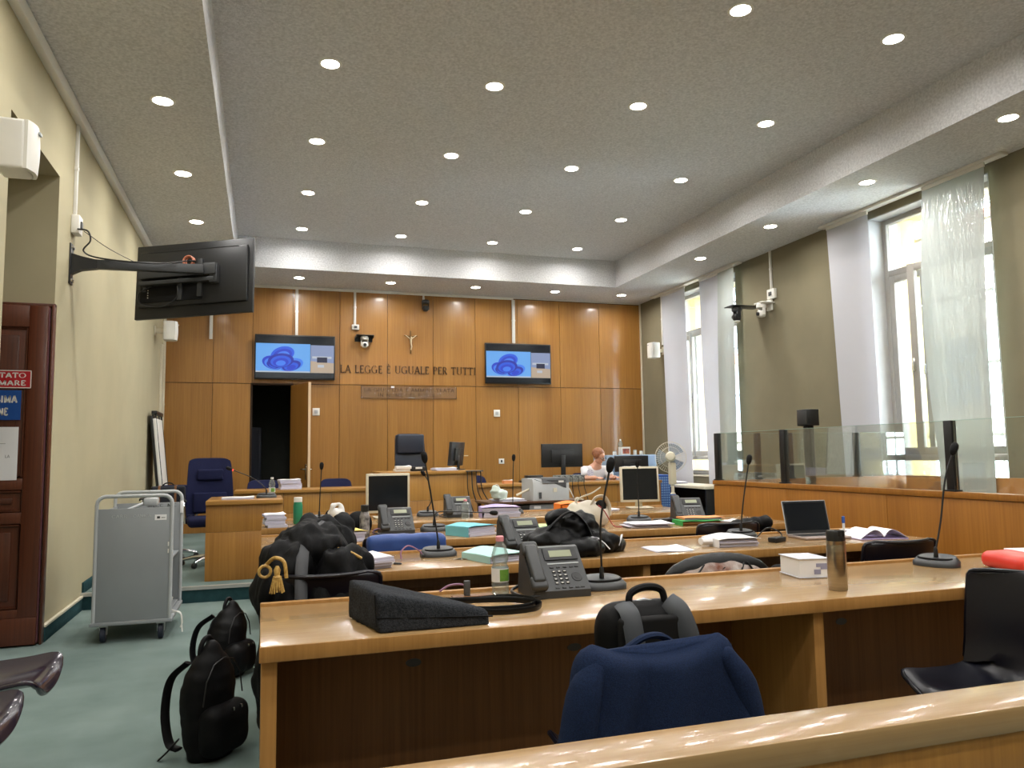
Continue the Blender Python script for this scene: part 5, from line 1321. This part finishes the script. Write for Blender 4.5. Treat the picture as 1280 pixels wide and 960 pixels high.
# ------------------------------------------------------------------ bags on the desks
t = thing('handbag', 'slouchy off white leather handbag on the desk', 'handbag', (2.33, 5.42, TZ+.001), -.2)
b = MB()
b.ell((-.05, 0, .07), (.15, .10, .085), 20); b.ell((.05, 0, .08), (.12, .09, .10), 18); b.ell((-.10, .0, .12), (.05, .07, .06), 14); b.ell((.0, .0, .13), (.09, .06, .06), 14)
soft('body', b, M['cream_leather'], t, .011, 5, .007, 8, zmin=0)
b = MB(); b.tube(bez([(-.10, -.02, .17), (-.06, -.04, .215), (.03, -.02, .245), (.10, .0, .285)]), .013, 8, flat=.4); b.tube(bez([(-.10, .0, .16), (-.09, -.02, .21), (-.04, -.04, .20)]), .008, 8, flat=.5)
b.tube(bez([(.02, -.04, .16), (.05, -.06, .215), (.11, -.06, .22), (.15, -.05, .16), (.155, -.04, .08)]), .020, 8, flat=.4); obj('handle', b, M['cream_leather'], t)
b = MB(); b.ell((.09, -.045, .15), (.045, .03, .045), 12); obj('lining', b, M['black_soft'], t)
b = MB(); b.tube(bez([(.06, -.085, .16), (.10, -.10, .12), (.14, -.11, .05), (.17, -.14, .008), (.22, -.17, .004)]), .004, 6); obj('red_lead', b, mat('dark_red_cable', (150, 40, 44), .5), t)
t = thing('sports_bag', 'crumpled black sports bag with white stripes behind the phone', 'bag', (1.62, 4.00, TZ+.001), -.15)
b = MB()
for c, r in (((-.10, .0, .07), (.16, .12, .07)), ((.02, .03, .13), (.13, .10, .09)), ((-.04, .05, .18), (.09, .06, .05)), ((.14, .0, .06), (.12, .10, .06)), ((.02, -.14, .04), (.12, .07, .05)), ((-.22, .02, .03), (.08, .07, .035)), ((.24, .04, .03), (.07, .06, .035))): b.ell(c, r, 16)
soft('body', b, M['nylon_shiny'], t, .010, 3, .022, 11, (1, 1, 1.4), zmin=0)
b = MB(); b.tube(bez([(-.20, -.06, .06), (-.13, -.06, .15), (-.02, -.04, .225), (.06, -.06, .17), (.10, -.10, .07)]), .018, 8, flat=.35); obj('strap', b, M['nylon'], t)
b = MB(); b.tube([(.255, -.03, .035), (.275, -.02, .075), (.285, .0, .09)], .007, 6, flat=.4); obj('stripe', b, M['paper'], t); b = MB(); b.tube([(.115, -.12, .09), (.15, -.13, .06), (.175, -.14, .03)], .008, 6, flat=.4); obj('stripe', b, M['paper'], t)
b = MB(); b.box(.06, -.135, .055, .10, -.115, .11, .006, M=Matrix.Rotation(.15, 4, 'Y')); obj('printed_patch', b, mat('white_print_on_black', (200, 200, 206), .6, rgb2=(18, 18, 22), scale=40), t)
t = thing('folded_gown', 'folded black gown with white bands beside the patterned flask', 'gown', (.50, 5.50, TZ+.001), .1); t.scale = (.88, 1, 1.3)
b = MB(); b.ell((0, .0, .05), (.11, .10, .055), 16); b.ell((.17, .03, .055), (.11, .08, .065), 16); b.ell((-.03, .02, .09), (.07, .06, .05), 14); soft('cloth', b, M['gown'], t, .011, 4, .014, 8, zmin=0)
b = MB(); b.ell((-.02, -.03, .125), (.065, .05, .022), 14); b.tube(bez([(-.07, -.05, .13), (-.05, -.06, .165), (.0, -.05, .17), (.03, -.05, .14)]), .012, 8); soft('white_bands', b, M['paper'], t, .009, 3, .012, 12)
t = thing('black_coat', 'black quilted coat sleeve lying over the chair behind the laptop', 'coat', (3.30, 4.72, .70)); 
b = MB()
for k in range(4): b.ell((-.14+.075*k, .02*math.sin(k), .085+.006*k), (.055, .055, .045), 14)
b.box(-.15, .0, -.25, .14, .08, .09, .03, 3); soft('cloth', b, M['nylon'], t, .012, 3, .008, 14)
t = thing('black_coat', 'black quilted sleeve hanging beside the torn chair', 'coat', (2.44, 3.33, .5)); 
b = MB()
for k in range(6): b.ell((-.06+.075*k, .0, .20-.02*abs(k-2)), (.05, .055, .06), 14)
b.box(-.05, -.03, -.05, .3, .05, .2, .03, 3); soft('cloth', b, M['nylon'], t, .012, 3, .008, 14)
# mauve network cables
for lab, p in (('mauve network cable looping by the microphone on the laptop desk', [(.70, 4.10, TZ+.005), (.70, 4.11, .80), (.74, 4.12, .83), (.80, 4.13, .80), (.82, 4.14, .775)]), ('mauve network cable looping out of the desk slot behind the felt bag', [(.66, 3.0, TZ+.018), (.70, 2.99, .80), (.75, 2.97, .80), (.76, 2.955, .765)]), ('mauve network cable of the phone by the patterned flask', [(.745, 5.50, TZ+.005), (.745, 5.50, .79), (.78, 5.50, .80), (.80, 5.51, .785)])):
    t = thing('network_cable', lab, 'cable', p[0]); o_ = Vector(p[0]); b = MB(); b.tube([Vector(q)-o_ for q in bez(p)], .004, 6); obj('lead', b, M['pinkcable'], t); b = MB(); e_ = Vector(p[-1])-o_; b.box(e_.x-.008, e_.y-.012, e_.z-.006, e_.x+.008, e_.y+.012, e_.z+.006, .002); obj('plug', b, M['dgrey'], t)

# ------------------------------------------------------------------ clerk's corner
t = thing('printer_table', 'dark wood table with a shelf carrying the office printer', 'table', (2.30, 8.02, PZ))
b = MB(); b.box(0, 0, .63, 1.12, .55, .655, .004); obj('tabletop', b, M['table_dark'], t)
b = MB(); b.box(.02, .02, .50, 1.10, .53, .52, .003); obj('shelf', b, M['table_dark'], t)
for x in (.02, 1.06):
    for y in (.02, .49): b = MB(); b.box(x, y, 0, x+.04, y+.04, .63, .003); obj('leg', b, M['table_dark'], t)
t = thing('office_printer', 'grey office printer with an open tray on the dark table', 'printer', (3.03, 8.26, PZ+.656))
b = MB(); b.prism([(-.2, 0), (.2, 0), (.2, .20), (.19, .235), (-.17, .235), (-.2, .19)], 'X', -.205, .215); obj('body', b, mat('printer_grey', (176, 178, 178), .5), t)
b = MB(); b.prism([(-.21, .19), (-.175, .237), (.19, .237), (.19, .242), (-.18, .243)], 'X', -.10, .21); b.prism([(-.205, .235), (.216-.4, .235), (.0, .16)], 'Y', -.2, -.2); obj('top_panel', b, M['dgrey'], t)
b = MB(); b.prism([(-.05, .225), (.18, .225), (.18, .13)], 'Y', -.2045, -.2005); obj('dark_inlay', b, M['dgrey'], t)
b = MB(); b.box(.09, -.208, .19, .15, -.2046, .215); obj('badge', b, M['white'], t)
b = MB(); b.box(.03, -.206, .09, .07, -.2005, .135); obj('sticker', b, M['white_old'], t)
b = MB(); b.box(-.14, -.206, .02, -.11, -.2005, .09); obj('vent', b, M['dgrey'], t)
b = MB(); b.tube([(-.35, -.05, .06), (-.2, -.05, .12), (-.02, -.06, .20)], .012, 8); obj('tray_arm', b, M['white_old'], t)
b = MB(); b.tube([(.215, -.1, .13), (.25, -.12, .12), (.30, -.12, .02)], .006, 6); obj('output_wire', b, M['white'], t)
stack('paper_pile', 'crumpled papers beside the office printer', 'papers', (2.58, 8.22, PZ+.655), .2, .30, .26, .02, n=2, jitter=.03)
t = thing('crumpled_bag', 'crumpled pale green plastic bag on the dark table', 'bag', (2.47, 8.14, PZ+.678)); b = MB(); b.ell((0, 0, .05), (.09, .05, .05), 14); b.ell((-.05, 0, .09), (.05, .04, .06), 12); soft('film', b, mat('pale_green_film', (200, 214, 204), .4), t, .011, 2, .02, 14, zmin=0); b = MB(); b.tube(arc((-.04, 0, .13), .03, 0, 180, 8), .004, 6); obj('handle', b, M['white'], t)
t = thing('desktop_computer', 'flat grey desktop computer on the shelf of the dark table', 'computer', (2.78, 8.06, PZ+.5205)); b = MB(); b.box(0, 0, 0, .36, .40, .095, .004); obj('housing', b, M['grey_metal'], t); b = MB(); b.box(-.10, .0, .0, -.004, .38, .09, .003); obj('side_bay', b, M['black'], t); b = MB(); b.box(.05, -.002, .05, .13, 0, .08); obj('sticker', b, M['paper'], t)
t = thing('computer_case', 'grey computer under the wide black monitor, cables hanging down', 'computer', (4.15, 10.42, .901)); b = MB(); b.box(-.19, -.08, 0, .26, .03, .10, .004); 
t2 = obj('housing', b, mat('ports_grey', (150, 154, 152), .5, rgb2=(90, 96, 92), scale=40), t); 
b = MB()
for k in range(5):
    x = -.15+.09*k; b.tube(bez([(x, -.08, .09), (x+.02, -.13, .06), (x+.01, -.15, -.06), (x-.03+.03*k, -.14, -.20-.04*k), (x-.06, -.13, -.25)]), .005, 6)
obj('cable', b, M['black'], t)
t = thing('hanging_cables', 'black cables hanging from the raised bench corner', 'cable', (2.70, 10.06, .70)); b = MB()
for k in range(4): b.tube(bez([(-.10+.06*k, .0, .40), (-.09+.07*k, -.01, .1), (.0+.12*k, -.02, -.2), (.12+.16*k, -.03, -.40), (.2+.2*k, -.03, -.5)]), .006+.002*(k % 2), 6)
obj('bundle', b, M['black'], t); b = MB(); b.box(-.12, -.012, .385, .12, .01, .40, .003); obj('clip', b, M['dgrey'], t)
t = thing('black_tray', 'black document tray at the end of the low bench', 'tray', (3.74, 10.62, .901)); b = MB(); b.box(-.20, -.12, 0, .16, .12, .03, .005); b.box(-.12, -.06, .03, .12, .10, .10, .01); obj('tray', b, M['black'], t); b = MB(); b.box(-.1, -.13, .005, .1, -.12, .025, .002); obj('front_lip', b, M['charcoal'], t)

# seated person behind the low bench
t = thing('person', 'person with red hair and glasses in a white t-shirt reading at the bench', 'person', (4.95, 11.28, PZ))
def skin_mesh(name, pts, edges, m, parent, sub=2, root=0):
    me = bpy.data.meshes.new(name); me.from_pydata([p[:3] for p in pts], edges, []); o = bpy.data.objects.new(name, me); C.objects.link(o)
    sk = o.modifiers.new('k', 'SKIN'); me.skin_vertices.new() if not me.skin_vertices else None
    for i, p in enumerate(pts):
        r = p[3]; me.skin_vertices[0].data[i].radius = (r, r) if not isinstance(r, tuple) else r
        me.skin_vertices[0].data[i].use_root = (i == root)
    sb = o.modifiers.new('s', 'SUBSURF'); sb.levels = sub; sb.render_levels = sub
    dg = bpy.context.evaluated_depsgraph_get(); me2 = bpy.data.meshes.new_from_object(o.evaluated_get(dg))
    bpy.data.objects.remove(o); bpy.data.meshes.remove(me); me2.name = name
    return link(name, me2, m, parent, 180)
# seated on a chair (seat .46), torso leaning forward to the bench, right arm on the worktop, head bowed
B = [(0, .02, .52, (.15, .11)), (0, .0, .66, (.14, .10)), (0, -.05, .82, (.16, .10)), (0, -.09, .93, (.11, .08)), (.01, -.13, 1.0, .05), (.02, -.17, 1.08, .055),
     (-.17, -.09, .90, .055), (-.21, -.22, .78, .043), (-.14, -.46, .80, .032), (.17, -.09, .90, .055), (.22, -.24, .78, .043), (.16, -.48, .80, .032),
     (-.10, -.05, .52, .085), (-.11, -.38, .50, .065), (-.11, -.40, .25, .05), (-.11, -.40, .05, .035), (-.11, -.50, .035, .03),
     (.10, -.05, .52, .085), (.11, -.38, .50, .065), (.11, -.40, .25, .05), (.11, -.40, .05, .035), (.11, -.50, .035, .03)]
E_ = [(0, 1), (1, 2), (2, 3), (3, 4), (4, 5), (3, 6), (6, 7), (7, 8), (3, 9), (9, 10), (10, 11), (0, 12), (12, 13), (13, 14), (14, 15), (15, 16), (0, 17), (17, 18), (18, 19), (19, 20), (20, 21)]
bd = skin_mesh('body', B, E_, M['skin'], t)
b = MB(); HR = Matrix.Translation((.03, -.185, 1.115)) @ Matrix.Rotation(math.radians(35), 4, 'Z') @ Matrix.Rotation(math.radians(24), 4, 'X')
def hd(c, r): b.ell((0, 0, 0), (1, 1, 1), 14, rot=HR @ Matrix.Translation(c) @ Matrix.Diagonal((r[0], r[1], r[2], 1)))
hd((0, .01, .02), (.075, .095, .095)); hd((0, -.02, -.055), (.055, .065, .06)); hd((0, -.10, -.015), (.012, .02, .022)); hd((-.076, .01, -.01), (.01, .018, .028)); hd((.076, .01, -.01), (.01, .018, .028)); hd((0, -.083, -.055), (.022, .008, .006)); hd((0, -.07, -.095), (.022, .02, .016))
soft('head', b, M['skin'], t, .007, 2)
b = MB(); hd((0, .03, .045), (.084, .10, .085)); hd((0, .085, .03), (.06, .05, .06)); hd((-.06, .02, .02), (.03, .06, .06)); hd((.06, .02, .02), (.03, .06, .06)); soft('hair', b, M['hair'], t, .008, 3, .004, 18)
b = MB()
for s in (-1, 1):
    b.tube([HR @ Vector(p) for p in arc((s*.034, -.098, .0), .024, 0, 360, 14)[:-1]], .003, 6, closed=True); b.tube([HR @ Vector(p) for p in ((s*.06, -.09, .005), (s*.078, .0, .005))], .0025, 6)
b.tube([HR @ Vector(p) for p in ((-.012, -.10, .004), (.012, -.10, .004))], .003, 6); obj('glasses', b, M['black'], t)
b = MB()
for s in (-1, 1): b.ell(tuple(HR @ Vector((s*.032, -.082, .0))), (.010, .010, .008), 10)
obj('eyes', b, M['paper'], t)
TS = [(0, .02, .54, (.19, .15)), (0, .0, .68, (.18, .145)), (0, -.05, .82, (.20, .15)), (0, -.088, .93, (.145, .115)), (-.17, -.09, .905, .085), (-.21, -.22, .80, .075), (.17, -.09, .905, .085), (.215, -.22, .80, .075)]
sh = skin_mesh('shirt', TS, [(0, 1), (1, 2), (2, 3), (3, 4), (4, 5), (3, 6), (6, 7)], M['tshirt'], t)
b = MB(); b.lathe([(.0, 0), (.055, 0), (.055, .004), (0, .004)], 20, Matrix.Translation((-.16, -.265, .87)) @ Matrix.Rotation(math.radians(75), 4, 'X')); obj('shirt_print', b, mat('grey_round_print', (150, 152, 176), .8, rgb2=(206, 206, 216), scale=60), t)
TR = [(0, .02, .52, (.16, .12)), (-.10, -.05, .52, .10), (-.11, -.38, .50, .08), (-.11, -.40, .25, .066), (-.11, -.40, .07, .055), (.10, -.05, .52, .10), (.11, -.38, .50, .08), (.11, -.40, .25, .066), (.11, -.40, .07, .055)]
skin_mesh('trousers', TR, [(0, 1), (1, 2), (2, 3), (3, 4), (0, 5), (5, 6), (6, 7), (7, 8)], mat('dark_trousers', (40, 42, 60), .9), t)
for s in (-1, 1):
    hx, hy, hz = (-.135, -.50, .80) if s < 0 else (.155, -.52, .80)
    pts = [(hx, hy+.02, hz, (.03, .016)), (hx, hy-.03, hz, (.038, .014))]; ed = [(0, 1)]
    for k, (dx, ln) in enumerate(((-.030, .055), (-.010, .068), (.011, .064), (.031, .050))):
        i = len(pts); pts += [(hx+dx, hy-.055, hz, .009), (hx+dx, hy-.06-ln*.5, hz-.006, .0085), (hx+dx*1.05, hy-.06-ln, hz-.018, .008)]; ed += [(1, i), (i, i+1), (i+1, i+2)]
    i = len(pts); pts += [(hx-s*.036, hy-.005, hz-.002, .011), (hx-s*.055, hy-.04, hz-.008, .009), (hx-s*.055, hy-.065, hz-.012, .008)]; ed += [(0, i), (i, i+1), (i+1, i+2)]
    skin_mesh('hand', pts, ed, M['skin'], t, 1)
dup(lc, (4.95, 11.30, PZ), 0, 'navy chair under the seated person')

# cabinet and things in the far corner
t = thing('filing_cabinet', 'pale blue grey cabinet in the corner topped with a tissue box', 'cabinet', (5.70, 12.35, PZ))
b = MB(); b.box(0, 0, 0, .95, .60, 1.13, .004); obj('body', b, mat('pale_blue_laminate', (150, 172, 196), .5), t)
for z in (.05, .42, .79): b = MB(); b.box(.02, -.014, z, .93, -.001, z+.32, .004); o = obj('drawer', b, mat('blue_grey_front', (130, 152, 180), .5), t); b = MB(); b.tube([(.40, -.015, z+.22), (.40, -.035, z+.22), (.55, -.035, z+.22), (.55, -.015, z+.22)], .005, 6); obj('handle', b, M['chrome'], o)
t = thing('tissue_box', 'white tissue box with red print on the corner cabinet', 'tissue box', (6.10, 12.5, PZ+1.131)); b = MB(); b.box(-.09, -.06, 0, .09, .06, .14, .003); obj('carton', b, M['white'], t); b = MB(); b.box(-.06, -.0615, .02, .07, -.06, .11); obj('print', b, mat('salmon_print', (206, 120, 90), .6, rgb2=(90, 50, 60), scale=14), t)
pet('blue tinted water bottle behind the tissue box', (6.10, 12.65, PZ+1.13), .28, None, 'white', r=.045)
for x, h_ in ((5.90, .05), (6.30, .07), (6.42, .05)):
    t = thing('small_jar', 'small white jar beside the tissue box', 'jar', (x, 12.48, PZ+1.131), 0, 'jars on the corner cabinet'); b = MB(); b.lathe([(.03, 0), (.032, .004), (.032, h_), (.028, h_+.004)], 14); obj('body', b, M['white'], t); b = MB(); b.lathe([(.03, h_+.004), (.03, h_+.018), (.0, h_+.02)], 14); obj('lid', b, M['tube_metal'], t)
t = thing('blue_crate', 'tall blue perforated crate behind the pedestal fan', 'crate', (5.66, 10.75, PZ)); b = MB(); b.box(0, 0, 0, .36, .36, .82, .01); o = obj('body', b, M['blue'], t)
b = MB()
for i in range(9):
    for j in range(20): b.box(.02+i*.037, -.0035, .04+j*.038, .045+i*.037, -.0005, .066+j*.038)
q_ = obj('perforation', b, mat('pale_blue_cells', (120, 156, 206), .5), t); q_['kind'] = 'stuff'
# pedestal fan
t = thing('pedestal_fan', 'cream pedestal fan with wire cage next to the corner window', 'fan', (5.42, 9.62, PZ))
b = MB(); b.lathe([(.21, 0), (.22, .01), (.21, .025), (.06, .05), (.03, .06)], 28); obj('base', b, M['white_old'], t)
b = MB(); b.lathe([(.016, .05), (.016, .55), (.035, .56), (.035, .60), (.022, .61), (.022, .74)], 16); obj('pole', b, M['white_old'], t)
b = MB(); b.box(-.045, -.04, .72, .045, .045, 1.02, .015); obj('control_box', b, M['white_old'], t)
b = MB(); b.lathe([(.036, .55), (.042, .56), (.042, .585), (.036, .59)], 16); obj('height_knob', b, M['blue'], t)
FM = Matrix.Translation((-.02, 0, 1.10)) @ Matrix.Rotation(math.radians(150), 4, 'Z') @ Matrix.Rotation(math.radians(4), 4, 'X')
FX = FM @ Matrix.Rotation(PI/2, 4, 'X')
b = MB(); b.lathe([(.0, -.13), (.05, -.125), (.068, -.10), (.07, -.02), (.055, .02), (0, .02)], 20, FX); obj('motor', b, M['white_old'], t)
b = MB()
for k in range(40):
    a = 2*PI*k/40
    for s in (-1, 1): b.tube([FX @ Vector((r*math.cos(a), r*math.sin(a), .06+s*z)) for r, z in ((.05, .05), (.14, .045), (.20, .02), (.212, .0))], .0014, 4)
for r, z in ((.213, .06), (.14, .105), (.14, .015), (.05, .11)): b.tube([FX @ Vector((r*math.cos(2*PI*k/36), r*math.sin(2*PI*k/36), z)) for k in range(36)], .004 if r > .2 else .002, 6, closed=True)
obj('cage', b, M['white_old'], t)
M['fan_blade'] = glass('smoked_blue_blade', (150, 176, 206), .1, haze=.25)
for k in range(3):
    b = MB(); a0 = 2*PI*k/3
    b.grid(lambda u, v: FX @ Vector(((.04+.15*u)*math.cos(a0+(v-.5)*(1.3)), (.04+.15*u)*math.sin(a0+(v-.5)*1.3), .06+.03*(v-.5))), 6, 8, .003, tuple(FX.to_3x3() @ Vector((0, 0, 1)))); obj('blade', b, M['fan_blade'], t)
b = MB(); b.lathe([(0, .04), (.035, .045), (.04, .07), (0, .09)], 18, FX); obj('hub', b, M['white_old'], t)
# shelf under the far window
t = thing('window_shelf', 'pale shelf unit below the far window with papers on top', 'shelf', (6.14, 9.95, PZ))
b = MB(); b.box(0, 0, .62, .57, 2.2, .66, .004); obj('top', b, M['white_old'], t)
b = MB(); b.box(.04, .04, 0, .55, .08, .62, .003); obj('end_panel', b, M['black'], t); b = MB(); b.box(.04, 2.1, 0, .55, 2.14, .62, .003); obj('end_panel', b, M['black'], t)
b = MB(); b.box(.51, .08, 0, .55, 2.1, .62, .003); obj('back_panel', b, M['black_soft'], t); b = MB(); b.box(.06, .08, .28, .51, 2.1, .30, .002); obj('shelf_board', b, M['black_soft'], t)
stack('paper_pile', 'white papers on the shelf below the far window', 'papers', (6.36, 11.2, PZ+.66), .1, .24, .30, .03, n=2, jitter=.03)
